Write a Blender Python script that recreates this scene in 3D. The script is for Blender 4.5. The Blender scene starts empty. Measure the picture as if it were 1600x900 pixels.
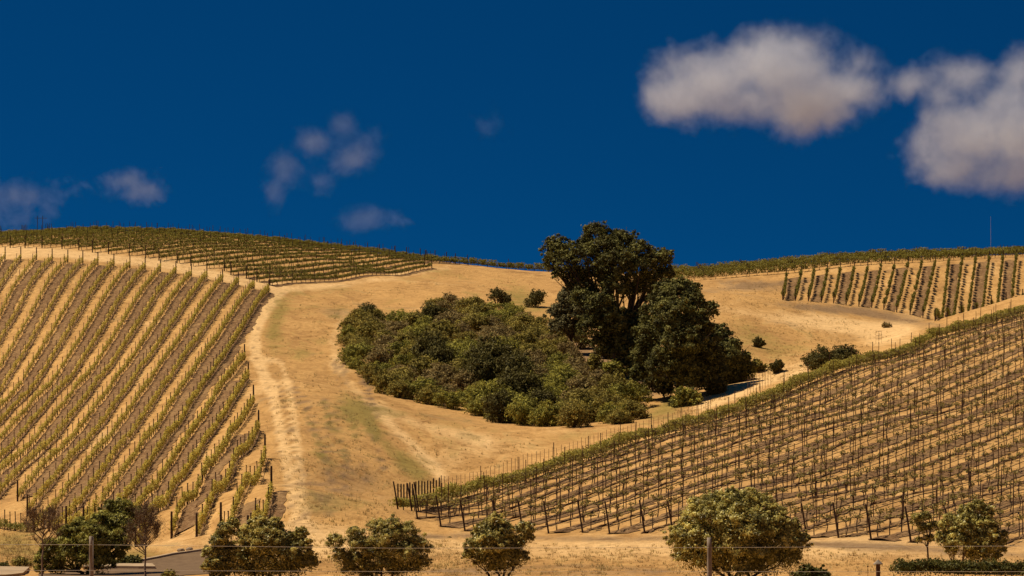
import bpy, math, random
import numpy as np

# ------------------------------------------------------------------ camera, world, sun, exposure
F = 4537.0            # focal length in pixels of the 1600 px wide photograph
HOR = 690.0           # row of the horizon in the photograph
C = bpy.context.scene.collection
sc = bpy.context.scene

cam_d = bpy.data.cameras.new("camera")
cam_d.sensor_width = 36.0
cam_d.lens = F / 1600.0 * 36.0
cam_d.shift_y = (HOR - 450.0) / 1600.0
cam_d.clip_start = 0.5
cam_d.clip_end = 20000
cam = bpy.data.objects.new("camera", cam_d)
cam.rotation_euler = (math.radians(90), 0, 0)
C.objects.link(cam)
sc.camera = cam

SUN_EL, SUN_AZ = 58.0, -75.0       # azimuth measured from +Y towards +X
world = bpy.data.worlds.new("World")
sc.world = world
world.use_nodes = True
wn, wl = world.node_tree.nodes, world.node_tree.links
wn.clear()
w_out = wn.new('ShaderNodeOutputWorld')
w_bg = wn.new('ShaderNodeBackground')
w_sky = wn.new('ShaderNodeTexSky')
w_sky.sky_type = 'NISHITA'
w_sky.sun_disc = False
w_sky.sun_elevation = math.radians(SUN_EL)
w_sky.sun_rotation = math.radians(SUN_AZ)
w_sky.altitude = 2500
w_sky.air_density = 1.0
w_sky.dust_density = 0.0
w_sky.ozone_density = 4.0
w_tc = wn.new('ShaderNodeTexCoord')
w_add = wn.new('ShaderNodeVectorMath'); w_add.operation = 'ADD'; w_add.inputs[1].default_value = (0, 0, 0.16)
w_nrm = wn.new('ShaderNodeVectorMath'); w_nrm.operation = 'NORMALIZE'
w_mul = wn.new('ShaderNodeMix'); w_mul.data_type = 'RGBA'; w_mul.blend_type = 'MULTIPLY'
w_mul.inputs[0].default_value = 1.0
w_mul.inputs[7].default_value = (0.012, 0.49, 0.82, 1)
w_str = wn.new('ShaderNodeVectorMath'); w_str.operation = 'MULTIPLY'; w_str.inputs[1].default_value = (1, 1, 2.6)
wl.new(w_tc.outputs['Generated'], w_str.inputs[0])
wl.new(w_str.outputs[0], w_add.inputs[0])
wl.new(w_add.outputs[0], w_nrm.inputs[0])
wl.new(w_nrm.outputs[0], w_sky.inputs[0])
wl.new(w_sky.outputs[0], w_mul.inputs[6])
wl.new(w_mul.outputs[2], w_bg.inputs[0])
w_bg.inputs[1].default_value = 0.05
wl.new(w_bg.outputs[0], w_out.inputs[0])

sun_d = bpy.data.lights.new("sun", 'SUN')
sun_d.energy = 4.6
sun_d.angle = math.radians(0.5)
sun_d.color = (1.0, 0.87, 0.66)
sun = bpy.data.objects.new("sun", sun_d)
C.objects.link(sun)
az, el = math.radians(SUN_AZ), math.radians(SUN_EL)
from mathutils import Vector
sdir = Vector((math.sin(az) * math.cos(el), math.cos(az) * math.cos(el), math.sin(el)))
sun.rotation_euler = sdir.to_track_quat('Z', 'Y').to_euler()
sun.location = sdir * 300

sc.view_settings.view_transform = 'Standard'
sc.view_settings.look = 'None'
sc.view_settings.exposure = 0.12
sc.view_settings.gamma = 1.0
sc.view_settings.use_curve_mapping = False
sc.cycles.max_bounces = 6
sc.cycles.diffuse_bounces = 3
sc.cycles.glossy_bounces = 2
sc.cycles.transmission_bounces = 2
sc.cycles.transparent_max_bounces = 6
sc.cycles.volume_bounces = 2
sc.cycles.volume_step_rate = 0.6
sc.cycles.volume_max_steps = 200
sc.cycles.use_denoising = True

rng = np.random.default_rng(7)
random.seed(7)

# ------------------------------------------------------------------ helpers
def new_mesh(name, verts, faces4=None, faces3=None, mats=(), tint=None, matidx=None, smooth=False):
    """one mesh from numpy arrays: quads and / or triangles"""
    me = bpy.data.meshes.new(name)
    verts = np.asarray(verts, dtype=np.float32).reshape(-1, 3)
    n4 = 0 if faces4 is None else len(faces4)
    n3 = 0 if faces3 is None else len(faces3)
    loops = []
    if n4: loops.append(np.asarray(faces4, dtype=np.int32).ravel())
    if n3: loops.append(np.asarray(faces3, dtype=np.int32).ravel())
    loops = np.concatenate(loops)
    me.vertices.add(len(verts)); me.vertices.foreach_set('co', verts.ravel())
    me.loops.add(len(loops)); me.loops.foreach_set('vertex_index', loops)
    me.polygons.add(n4 + n3)
    starts = np.concatenate([np.arange(n4) * 4, n4 * 4 + np.arange(n3) * 3]).astype(np.int32)
    me.polygons.foreach_set('loop_start', starts)
    if smooth:
        me.polygons.foreach_set('use_smooth', np.ones(n4 + n3, dtype=bool))
    else:
        me.polygons.foreach_set('use_smooth', np.zeros(n4 + n3, dtype=bool))
    for m in mats: me.materials.append(m)
    if matidx is not None:
        me.polygons.foreach_set('material_index', np.asarray(matidx, dtype=np.int32))
    if tint is not None:
        a = me.attributes.new('tint', 'FLOAT', 'FACE')
        a.data.foreach_set('value', np.asarray(tint, dtype=np.float32))
    me.update(calc_edges=True)
    return me

class MB:
    """collects pieces (verts, faces, material slot, tint) for ONE mesh"""
    def __init__(self):
        self.v, self.q, self.t, self.mi4, self.mi3, self.t4, self.t3, self.n = [], [], [], [], [], [], [], 0
    def add(self, v, q=None, t=None, mi=0, tint=0.5):
        v = np.asarray(v, dtype=np.float64).reshape(-1, 3)
        if q is not None and len(q):
            q = np.asarray(q); self.q.append(q + self.n); self.mi4.append(np.full(len(q), mi))
            self.t4.append(np.broadcast_to(tint, (len(q),)).astype(float))
        if t is not None and len(t):
            t = np.asarray(t); self.t.append(t + self.n); self.mi3.append(np.full(len(t), mi))
            self.t3.append(np.broadcast_to(tint, (len(t),)).astype(float))
        self.v.append(v); self.n += len(v)
    def tube(self, pts, radii, sides=5, mi=0, cap=True, tint=0.5):
        pts = np.asarray(pts, float); n = len(pts)
        radii = np.broadcast_to(radii, (n,)).astype(float)
        tang = np.gradient(pts, axis=0)
        tang /= np.linalg.norm(tang, axis=1)[:, None] + 1e-9
        ref = np.where(np.abs(tang[:, 2:3]) > 0.9, np.array([[1.0, 0, 0]]), np.array([[0, 0, 1.0]]))
        a = np.cross(tang, ref); a /= np.linalg.norm(a, axis=1)[:, None] + 1e-9
        b = np.cross(tang, a)
        th = np.arange(sides) * 2 * math.pi / sides
        ring = a[:, None, :] * np.cos(th)[None, :, None] + b[:, None, :] * np.sin(th)[None, :, None]
        v = (pts[:, None, :] + ring * radii[:, None, None]).reshape(-1, 3)
        i = np.arange(n - 1)[:, None] * sides; j = np.arange(sides)[None, :]; k = (j + 1) % sides
        q = np.stack([i + j, i + k, i + sides + k, i + sides + j], -1).reshape(-1, 4)
        tris = []
        if cap:
            v = np.vstack([v, pts[0], pts[-1]])
            c0, c1 = n * sides, n * sides + 1
            for s in range(sides):
                tris.append((c0, (s + 1) % sides, s))
                tris.append((c1, (n - 1) * sides + s, (n - 1) * sides + (s + 1) % sides))
        self.add(v, q, tris, mi, tint)
    def box(self, c, s, rz=0.0, mi=0, tint=0.5):
        c = np.asarray(c, float); s = np.asarray(s, float) / 2
        k = np.array([[-1,-1,-1],[1,-1,-1],[1,1,-1],[-1,1,-1],[-1,-1,1],[1,-1,1],[1,1,1],[-1,1,1]], float) * s
        cz, sz = math.cos(rz), math.sin(rz)
        k = np.stack([k[:,0]*cz - k[:,1]*sz, k[:,0]*sz + k[:,1]*cz, k[:,2]], 1) + c
        self.add(k, [(0,3,2,1),(4,5,6,7),(0,1,5,4),(1,2,6,5),(2,3,7,6),(3,0,4,7)], None, mi, tint)
    def leaves(self, p, nrm, size, aspect, mi=0, tint=0.5, r=None):
        """rhombic leaf faces centred on p with normal nrm"""
        r = r or rng
        n = len(p)
        nrm = nrm / (np.linalg.norm(nrm, axis=1)[:, None] + 1e-9)
        u = np.cross(nrm, r.normal(size=(n, 3))); u /= np.linalg.norm(u, axis=1)[:, None] + 1e-9
        w = np.cross(nrm, u)
        size = np.broadcast_to(size, (n,)) * r.uniform(0.65, 1.35, n)
        a = u * size[:, None] * 0.5; b = w * (size * aspect)[:, None] * 0.5
        v = np.stack([p - a, p - b * 0.9 + a * 0.1, p + a, p + b * 0.9 + a * 0.1], 1).reshape(-1, 3)
        q = np.arange(n * 4).reshape(-1, 4)
        self.add(v, q, None, mi, tint)
    def mesh(self, name, mats, smooth=False):
        v = np.vstack(self.v)
        q = np.vstack(self.q) if self.q else None
        t = np.vstack(self.t) if self.t else None
        mi = np.concatenate(self.mi4 + self.mi3); ti = np.concatenate(self.t4 + self.t3)
        return new_mesh(name, v, q, t, mats, ti, mi, smooth)
    def build(self, name, mats, parent=None, loc=None, smooth=False):
        if not isinstance(mats, (list, tuple)): mats = [mats]
        o = bpy.data.objects.new(name, self.mesh(name, mats, smooth))
        C.objects.link(o)
        if parent: o.parent = parent
        if loc is not None: o.location = loc
        return o

def tag(o, label=None, cat=None, group=None, kind=None):
    if label: o['label'] = label
    if cat: o['category'] = cat
    if group: o['group'] = group
    if kind: o['kind'] = kind
    return o

def empty(name, loc=(0, 0, 0), rz=0.0):
    o = bpy.data.objects.new(name, None)
    o.empty_display_size = 0.3
    o.location = loc; o.rotation_euler = (0, 0, rz)
    C.objects.link(o)
    return o

def put(name, mesh, parent=None, loc=(0, 0, 0), rz=0.0, scale=None, rot=None):
    o = bpy.data.objects.new(name, mesh)
    C.objects.link(o)
    if parent: o.parent = parent
    o.location = loc
    o.rotation_euler = rot if rot is not None else (0, 0, rz)
    if scale is not None: o.scale = scale
    return o

# value noise
def vnoise(x, y, scale, seed):
    x = np.asarray(x, float) / scale; y = np.asarray(y, float) / scale
    xi = np.floor(x).astype(np.int64); yi = np.floor(y).astype(np.int64)
    fx = x - xi; fy = y - yi
    fx = fx * fx * (3 - 2 * fx); fy = fy * fy * (3 - 2 * fy)
    def h(a, b):
        n = (a * 374761393 + b * 668265263 + seed * 974634777) & 0x7fffffff
        n = ((n ^ (n >> 13)) * 1274126177) & 0x7fffffff
        return ((n ^ (n >> 16)) & 0xffff) / 65535.0
    return (h(xi, yi) * (1 - fx) + h(xi + 1, yi) * fx) * (1 - fy) + (h(xi, yi + 1) * (1 - fx) + h(xi + 1, yi + 1) * fx) * fy

# ------------------------------------------------------------------ materials
def srgb(r, g, b):
    f = lambda c: (c / 255 / 12.92) if c / 255 <= 0.04045 else ((c / 255 + 0.055) / 1.055) ** 2.4
    return (f(r), f(g), f(b), 1.0)

def mat_new(name):
    m = bpy.data.materials.new(name); m.use_nodes = True
    nt = m.node_tree; nt.nodes.clear()
    return m, nt.nodes, nt.links

def noise_node(n, l, vec, scale, detail=4, rough=0.6, dist=0.0):
    t = n.new('ShaderNodeTexNoise'); t.inputs['Scale'].default_value = scale
    t.inputs['Detail'].default_value = detail; t.inputs['Roughness'].default_value = rough
    t.inputs['Distortion'].default_value = dist
    l.new(vec, t.inputs['Vector'])
    return t.outputs[0]

def ramp(n, l, fac, stops):
    r = n.new('ShaderNodeValToRGB')
    e = r.color_ramp.elements
    while len(e) < len(stops): e.new(0.5)
    for i, (p, c) in enumerate(stops):
        e[i].position = p; e[i].color = c if len(c) == 4 else (*c, 1)
    l.new(fac, r.inputs[0])
    return r.outputs[0]

def mixc(n, l, fac, a, b, mode='MIX'):
    m = n.new('ShaderNodeMix'); m.data_type = 'RGBA'; m.blend_type = mode
    for s, v in ((0, fac), (6, a), (7, b)):
        if isinstance(v, (int, float)): m.inputs[s].default_value = v
        elif isinstance(v, tuple): m.inputs[s].default_value = v if len(v) == 4 else (*v, 1)
        else: l.new(v, m.inputs[s])
    return m.outputs[2]

def mathn(n, l, op, a, b=None, c=None, clamp=False):
    m = n.new('ShaderNodeMath'); m.operation = op; m.use_clamp = clamp
    for s, v in ((0, a), (1, b), (2, c)):
        if v is None: continue
        if isinstance(v, (int, float)): m.inputs[s].default_value = v
        else: l.new(v, m.inputs[s])
    return m.outputs[0]

def finish(n, l, col, rough=0.85, bump=None, bump_s=0.4, bump_d=0.05, spec=0.2):
    out = n.new('ShaderNodeOutputMaterial'); p = n.new('ShaderNodeBsdfPrincipled')
    if isinstance(col, tuple): p.inputs['Base Color'].default_value = col
    else: l.new(col, p.inputs['Base Color'])
    p.inputs['Roughness'].default_value = rough
    p.inputs['Specular IOR Level'].default_value = spec
    if bump is not None:
        b = n.new('ShaderNodeBump'); b.inputs['Strength'].default_value = bump_s
        b.inputs['Distance'].default_value = bump_d
        l.new(bump, b.inputs['Height']); l.new(b.outputs[0], p.inputs['Normal'])
    l.new(p.outputs[0], out.inputs[0])
    return p

def foliage_mat(name, dark, light, alt, rough=0.55, trans=0.25, spec=0.3, scale=0.35):
    """leaf faces: the tint value of each face runs from dark to light leaf colour, noise brings the third"""
    m, n, l = mat_new(name)
    at = n.new('ShaderNodeAttribute'); at.attribute_name = 'tint'
    geo = n.new('ShaderNodeNewGeometry')
    nz = noise_node(n, l, geo.outputs['Position'], scale, 3, 0.6)
    g_ = lambda q: (q[0] * 0.93, q[1] * 1.03, q[2] * 0.95, 1)
    dark, light, alt = g_(dark), g_(light), g_(alt)
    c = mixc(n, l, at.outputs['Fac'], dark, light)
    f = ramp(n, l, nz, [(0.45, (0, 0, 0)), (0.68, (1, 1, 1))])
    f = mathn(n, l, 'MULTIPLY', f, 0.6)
    c = mixc(n, l, f, c, alt)
    out = n.new('ShaderNodeOutputMaterial'); p = n.new('ShaderNodeBsdfPrincipled')
    l.new(c, p.inputs['Base Color']); p.inputs['Roughness'].default_value = rough
    p.inputs['Specular IOR Level'].default_value = spec
    tr = n.new('ShaderNodeBsdfTranslucent'); l.new(c, tr.inputs[0])
    mx = n.new('ShaderNodeMixShader'); mx.inputs[0].default_value = trans
    l.new(p.outputs[0], mx.inputs[1]); l.new(tr.outputs[0], mx.inputs[2]); l.new(mx.outputs[0], out.inputs[0])
    return m

def wood_mat(name, a, b, scale=6.0, rough=0.85):
    m, n, l = mat_new(name)
    tc = n.new('ShaderNodeTexCoord'); mp = n.new('ShaderNodeMapping')
    mp.inputs['Scale'].default_value = (1, 1, 0.25)
    l.new(tc.outputs['Object'], mp.inputs[0])
    nz = noise_node(n, l, mp.outputs[0], scale, 5, 0.65)
    c = ramp(n, l, nz, [(0.3, a), (0.7, b)])
    finish(n, l, c, rough, nz, 0.4, 0.02)
    return m

def soil_mat():
    m, n, l = mat_new('tilled_soil')
    geo = n.new('ShaderNodeNewGeometry')
    P = geo.outputs['Position']
    big = noise_node(n, l, P, 0.16, 4, 0.6)
    fine = noise_node(n, l, P, 2.6, 6, 0.75)
    c = ramp(n, l, fine, [(0.30, (0.110, 0.054, 0.023)), (0.50, (0.230, 0.128, 0.060)), (0.64, (0.38, 0.235, 0.112)), (0.80, (0.66, 0.45, 0.23))])
    c = mixc(n, l, ramp(n, l, big, [(0.50, (0, 0, 0)), (0.74, (0.6, 0.6, 0.6))]), c, (0.46, 0.28, 0.120, 1))
    finish(n, l, c, 0.95, fine, 0.9, 0.15, 0.05)
    return m

def ground_mat():
    m, n, l = mat_new('dry_grass_ground')
    geo = n.new('ShaderNodeNewGeometry'); P = geo.outputs['Position']
    def att(nm):
        a = n.new('ShaderNodeAttribute'); a.attribute_name = nm
        return a.outputs['Fac']
    mp = n.new('ShaderNodeMapping'); mp.inputs['Scale'].default_value = (1.0, 0.30, 1.0)
    mp.inputs['Rotation'].default_value = (0, 0, 0.25)
    l.new(P, mp.inputs[0])
    big = noise_node(n, l, mp.outputs[0], 0.075, 4, 0.55, 0.5)
    mid = noise_node(n, l, mp.outputs[0], 0.42, 6, 0.7, 0.6)
    fine = noise_node(n, l, P, 3.2, 6, 0.75)
    straw = ramp(n, l, mid, [(0.28, (0.280, 0.150, 0.060)), (0.45, (0.450, 0.250, 0.092)), (0.60, (0.600, 0.350, 0.132)), (0.75, (0.75, 0.475, 0.200))])
    straw = mixc(n, l, ramp(n, l, big, [(0.35, (0, 0, 0)), (0.7, (0.85, 0.85, 0.85))]), straw, (0.61, 0.352, 0.128, 1))
    # pale trodden dust
    f = mathn(n, l, 'ADD', att('dust'), mathn(n, l, 'MULTIPLY', mathn(n, l, 'SUBTRACT', mid, 0.5), 0.9))
    f = ramp(n, l, f, [(0.18, (0, 0, 0)), (0.62, (1, 1, 1))])
    c = mixc(n, l, f, straw, (0.76, 0.490, 0.225, 1))
    # greyish brown bare patches
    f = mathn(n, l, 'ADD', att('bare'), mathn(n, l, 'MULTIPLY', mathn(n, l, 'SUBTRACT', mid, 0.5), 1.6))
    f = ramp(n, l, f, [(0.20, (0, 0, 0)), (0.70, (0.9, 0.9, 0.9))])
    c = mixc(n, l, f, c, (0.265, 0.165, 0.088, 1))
    # green grass patches
    f = mathn(n, l, 'ADD', att('green'), mathn(n, l, 'MULTIPLY', mathn(n, l, 'SUBTRACT', mid, 0.5), 1.8))
    f = ramp(n, l, f, [(0.20, (0, 0, 0)), (0.80, (0.85, 0.85, 0.85))])
    c = mixc(n, l, f, c, (0.270, 0.200, 0.055, 1))
    med = noise_node(n, l, P, 0.55, 5, 0.7, 0.8)
    g = ramp(n, l, med, [(0.30, (0.60, 0.53, 0.44)), (0.48, (0.98, 0.97, 0.95)), (0.70, (1.14, 1.13, 1.10))])
    c = mixc(n, l, 0.8, c, g, 'MULTIPLY')
    g = ramp(n, l, fine, [(0.25, (0.66, 0.62, 0.56)), (0.5, (1, 1, 1)), (0.8, (1.22, 1.22, 1.22))])
    c = mixc(n, l, 1.0, c, g, 'MULTIPLY')
    hb = mathn(n, l, 'ADD', mathn(n, l, 'MULTIPLY', mid, 2.0), fine)
    finish(n, l, c, 0.95, hb, 0.7, 0.12, 0.05)
    return m

M = {}
M['ground'] = ground_mat()
M['soil'] = soil_mat()
M['post'] = wood_mat('post_wood', (0.030, 0.016, 0.010), (0.085, 0.048, 0.028))
M['steel'] = wood_mat('rusty_steel', (0.055, 0.028, 0.016), (0.130, 0.066, 0.036))
M['stake'] = wood_mat('stake_wood', (0.20, 0.12, 0.07), (0.34, 0.22, 0.13))
M['bark'] = wood_mat('bark', (0.045, 0.028, 0.018), (0.13, 0.085, 0.055), 3.0)
M['palebark'] = wood_mat('pale_bark', (0.16, 0.105, 0.07), (0.34, 0.25, 0.18), 3.0)
M['weathered'] = wood_mat('weathered_wood', (0.14, 0.105, 0.075), (0.42, 0.34, 0.26), 5.0)
M['hose'] = wood_mat('drip_hose', (0.018, 0.012, 0.010), (0.035, 0.022, 0.016))
M['wire'] = wood_mat('galvanised_wire', (0.42, 0.34, 0.26), (0.55, 0.46, 0.36), 5, 0.5)
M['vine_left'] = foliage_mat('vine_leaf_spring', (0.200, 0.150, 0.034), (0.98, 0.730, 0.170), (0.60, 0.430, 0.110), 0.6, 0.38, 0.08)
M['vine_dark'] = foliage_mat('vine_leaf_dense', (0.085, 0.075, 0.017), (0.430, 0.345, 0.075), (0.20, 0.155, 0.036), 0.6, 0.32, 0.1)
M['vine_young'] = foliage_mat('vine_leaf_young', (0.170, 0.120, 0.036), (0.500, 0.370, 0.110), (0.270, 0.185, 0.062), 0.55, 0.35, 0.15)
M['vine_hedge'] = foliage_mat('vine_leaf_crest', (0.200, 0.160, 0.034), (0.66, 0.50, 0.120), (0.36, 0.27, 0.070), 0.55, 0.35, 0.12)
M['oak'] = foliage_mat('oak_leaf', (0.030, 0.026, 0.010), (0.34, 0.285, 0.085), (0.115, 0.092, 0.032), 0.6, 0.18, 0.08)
M['oak_pale'] = foliage_mat('grey_oak_leaf', (0.110, 0.090, 0.044), (0.330, 0.255, 0.125), (0.200, 0.150, 0.075), 0.6, 0.2, 0.08)
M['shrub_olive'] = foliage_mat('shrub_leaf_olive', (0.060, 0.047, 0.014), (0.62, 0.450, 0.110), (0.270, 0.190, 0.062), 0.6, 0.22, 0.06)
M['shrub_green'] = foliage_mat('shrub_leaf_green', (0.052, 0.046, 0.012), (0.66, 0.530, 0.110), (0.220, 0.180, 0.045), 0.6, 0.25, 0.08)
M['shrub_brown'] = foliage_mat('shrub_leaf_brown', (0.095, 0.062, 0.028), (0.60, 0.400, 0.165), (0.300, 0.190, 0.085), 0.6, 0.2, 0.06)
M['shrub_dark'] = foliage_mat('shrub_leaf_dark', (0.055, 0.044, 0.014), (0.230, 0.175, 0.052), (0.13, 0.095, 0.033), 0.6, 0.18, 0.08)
M['front_leaf'] = foliage_mat('glossy_leaf', (0.070, 0.058, 0.018), (0.96, 0.73, 0.24), (0.34, 0.26, 0.07), 0.42, 0.32, 0.3, 1.2)
M['front_bright'] = foliage_mat('bright_leaf', (0.080, 0.066, 0.020), (1.0, 0.78, 0.26), (0.42, 0.32, 0.08), 0.42, 0.32, 0.3, 1.2)
M['pine_leaf'] = foliage_mat('needle_leaf', (0.055, 0.048, 0.014), (0.66, 0.54, 0.13), (0.20, 0.16, 0.042), 0.5, 0.24, 0.1, 1.2)
M['hedge_leaf'] = foliage_mat('hedge_leaf', (0.045, 0.042, 0.012), (0.220, 0.180, 0.046), (0.110, 0.095, 0.027), 0.5, 0.2, 0.1, 1.2)
M['twig'] = foliage_mat('brown_twig', (0.100, 0.052, 0.030), (0.330, 0.205, 0.125), (0.19, 0.11, 0.065), 0.7, 0.1, 0.1, 1.2)

def simple_noise_mat(name, a, b, scale, rough=0.9):
    m, n, l = mat_new(name)
    geo = n.new('ShaderNodeNewGeometry')
    nz = noise_node(n, l, geo.outputs['Position'], scale, 6, 0.7)
    c = ramp(n, l, nz, [(0.3, a), (0.7, b)])
    finish(n, l, c, rough, nz, 0.3, 0.02, 0.2)
    return m
M['asphalt'] = simple_noise_mat('asphalt', (0.135, 0.080, 0.040), (0.225, 0.140, 0.074), 2.0)
M['concrete'] = simple_noise_mat('concrete', (0.34, 0.23, 0.13), (0.54, 0.39, 0.24), 1.2)
M['rock'] = simple_noise_mat('rock', (0.20, 0.14, 0.09), (0.42, 0.31, 0.20), 3.0)

# ------------------------------------------------------------------ terrain fitted to the lie of the land
def W(px, py, d):
    return ((px - 800.0) / F * d, d, (HOR - py) / F * d)

NB_C = 87.5; DX, DY = 0.425, 0.905         # near block: direction of its rows, offset of the crest row
def hedge_d(px): return NB_C / (DX - DY * (px - 800.0) / F)
def left_d(px, k): return (-31.5 + 2.1 * (k - 17) + 0.018 * 400) / ((px - 800.0) / F + 0.018)

left_keys = {
    0: [(8,405),(-8,430),(-30,470)],
    2: [(57,407),(24,448),(13,472),(0,497),(-25,540)],
    4: [(106,411),(71,452),(49,494),(24,539),(0,581),(-25,618)],
    6: [(153,413),(121,454),(89,508),(56,566),(43,586),(0,640),(-30,672)],
    8: [(203,419),(178,448),(151,490),(124,537),(93,586),(51,632),(20,668),(0,692)],
    12: [(299,433),(267,472),(242,510),(213,554),(200,574),(169,617),(127,673),(73,727),(28,783)],
    16: [(397,451),(351,512),(322,554),(288,603),(258,652),(235,684),(200,733),(165,785)],
    17: [(420,457),(387,503),(362,541),(342,570),(321,600),(284,661),(252,704),(211,765)],
    18: [(382,563),(347,608),(315,661),(272,721),(243,770)],
    19: [(388,592),(341,666),(310,713),(284,756),(258,799)],
    20: [(396,629),(365,678),(339,721),(307,776),(269,848)],
    21: [(404,672),(370,718),(341,779),(307,848)],
    22: [(414,713),(385,759),(370,796)],
    23: [(424,763),(402,808)],
}
ctrl = []
for k, pts in left_keys.items():
    for (px, py) in pts: ctrl.append(W(px, py, left_d(px, k)))
# upper left vineyard up to the crest
for px, col in {0: [(385,399),(377,411),(372,425),(371,438)], 100: [(388,398),(378,409),(370,422),(366,436),(365,447)],
                300: [(416,391),(400,403),(386,416),(375,430),(369,443),(367,455)],
                430: [(448,383),(430,396),(410,412),(394,428),(383,444),(378,458)],
                515: [(438,405),(424,414),(410,425),(400,437),(392,449),(388,462)],
                600: [(427,428),(412,438),(402,450),(397,464)],
                680: [(417.5,440),(411,455),(408,470)], 760: [(430,440),(418,475)], 850: [(440,430),(427,478)],
                960: [(446,425),(430,478)],
                1060: [(439,444),(428,460),(424,472)], 1200: [(430,444),(420,456),(416,468)],
                1340: [(414,446),(407,458),(404,468)], 1460: [(408,446),(403,458),(401,466)],
                1600: [(402,446),(399,456),(398,464)], 1800: [(400,446),(398,462)], -200: [(392,410),(384,438)]}.items():
    for (py, d) in col: ctrl.append(W(px, py, d))
    x, y, z = W(px, col[-1][0], col[-1][1])
    ctrl.append((x, y + 30, z - 1.6)); ctrl.append((x, y + 90, z - 9))
# open field, heart, gully
for p in [(450,470,372),(470,520,325),(450,600,270),(470,650,243),(470,700,214),(480,760,190),(485,820,170),
          (560,480,358),(700,465,382),(640,440,405),(780,455,400),(860,465,385),(525,540,318),(560,610,284),
          (650,640,268),(760,665,256),(860,670,252),(950,668,252),(600,700,230),(700,740,226),(640,780,207),(560,790,187),(820,705,238),
          (1000,655,262),(1060,640,270),(1120,612,288),(1180,598,298),(1000,600,290),(900,560,308),(800,540,322),(940,500,352),
          (1070,560,312),(1150,540,328),(1180,460,410),(1180,500,372),(1250,560,328),(1290,553,332),(1330,535,350),
          (1120,480,385),(1223,469,415),(1302,474,413),(1380,484,410),(1442,497,405),(1250,500,385),(1350,510,383),(1400,533,360),
          (1229,436,440),(1335,424,441),(1461,415,441),(1588,407,441),(1500,515,400),(1600,500,402)]:
    ctrl.append(W(*p))
# crest of the near hill and the dip behind it
for (px, py) in [(650,805),(760,768),(875,733),(997,692),(1111,660),(1244,611),(1336,573),(1465,530),(1600,492),(1750,440)]:
    d = hedge_d(px); ctrl.append(W(px, py, d))
    if px > 1000:
        x, y, z = W(px, py, d); ctrl.append((x - 0.905 * 12, y + 0.425 * 12, z - 1.3))
for p in [(1300,769,184.5),(1600,657,226),(1000,755,192),(1450,711,205),(1150,770,180),(860,795,187),(1300,690,212),(1450,620,245),(1800,600,250),
          (660,832,174),(725,834,172),(860,836,168),(994,836,165),(1180,838,160),(1319,843,155),(1450,850,152),(1600,858,149),(1800,862,148)]:
    ctrl.append(W(*p))
# flat valley floor, falling ground towards the camera
for p in [(275,862,172),(120,830,188),(312,862,171),(180,880,155),(60,862,162),(-80,850,165),(100,897,140),(300,897,140),(480,860,160),(600,880,148),
          (700,897,140),(1100,899,139),(1500,894,138),(1750,894,138),(900,868,150),(1300,872,146)]:
    ctrl.append(W(*p))
for x in (-60, -25, 0, 25, 60):
    ctrl += [(x, 110, -5.75), (x, 85, -4.75), (x, 60, -3.4), (x, 25, -2.2), (x, 0, -1.7), (x, -20, -1.6)]
ctrl = np.array(ctrl)

def tps_fit(P, lam):
    n = len(P); s = 100.0
    X = P[:, :2] / s
    r2 = ((X[:, None] - X[None]) ** 2).sum(-1)
    K = 0.5 * r2 * np.log(r2 + 1e-12) + lam * np.eye(n)
    Q = np.hstack([np.ones((n, 1)), X])
    A = np.block([[K, Q], [Q.T, np.zeros((3, 3))]])
    sol = np.linalg.solve(A, np.concatenate([P[:, 2], np.zeros(3)]))
    return X, sol[:n], sol[n:], s
TX, TW, TA, TS = tps_fit(ctrl, 1.0e-3)
def tps_eval(x, y):
    x = x.ravel() / TS; y = y.ravel() / TS
    out = np.empty(len(x))
    for i in range(0, len(x), 20000):
        xs_, ys_ = x[i:i+20000], y[i:i+20000]
        r2 = (xs_[:, None] - TX[None, :, 0]) ** 2 + (ys_[:, None] - TX[None, :, 1]) ** 2
        out[i:i+20000] = (0.5 * r2 * np.log(r2 + 1e-12)) @ TW + TA[0] + TA[1] * xs_ + TA[2] * ys_
    return out

def axis(a, b, step, lo, hi, grow=1.22):
    c = list(np.arange(a, b + 1e-6, step)); s = step
    left, right = [], []
    x = a
    while x > lo: s *= grow; x -= s; left.append(x)
    s = step; x = b
    while x < hi: s *= grow; x += s; right.append(x)
    return np.array(left[::-1] + c + right)
GX = axis(-100, 100, 0.5, -3500, 3500)
GY = axis(125, 520, 1.0, -600, 6000)
XX, YY = np.meshgrid(GX, GY)
def sstep(a, b, x):
    t = np.clip((x - a) / (b - a), 0, 1); return t * t * (3 - 2 * t)
cx = np.clip(XX, -135, 135); cy = np.clip(YY, -20, 560)
ZZ = tps_eval(cx, cy).reshape(XX.shape)
wout = np.maximum(sstep(110, 330, np.abs(XX)), sstep(540, 900, YY))
ZZ = ZZ * (1 - wout) + (-9.0 + 3.0 * (vnoise(XX, YY, 240, 3) - 0.5)) * wout
ZZ += (vnoise(XX, YY, 9.0, 11) - 0.5) * 0.22 + (vnoise(XX, YY, 2.7, 12) - 0.5) * 0.09

def H(x, y):
    x = np.asarray(x, float); y = np.asarray(y, float)
    i = np.clip(np.searchsorted(GX, x) - 1, 0, len(GX) - 2); j = np.clip(np.searchsorted(GY, y) - 1, 0, len(GY) - 2)
    fx = (x - GX[i]) / (GX[i+1] - GX[i]); fy = (y - GY[j]) / (GY[j+1] - GY[j])
    return (ZZ[j, i] * (1-fx) + ZZ[j, i+1] * fx) * (1-fy) + (ZZ[j+1, i] * (1-fx) + ZZ[j+1, i+1] * fx) * fy

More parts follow.
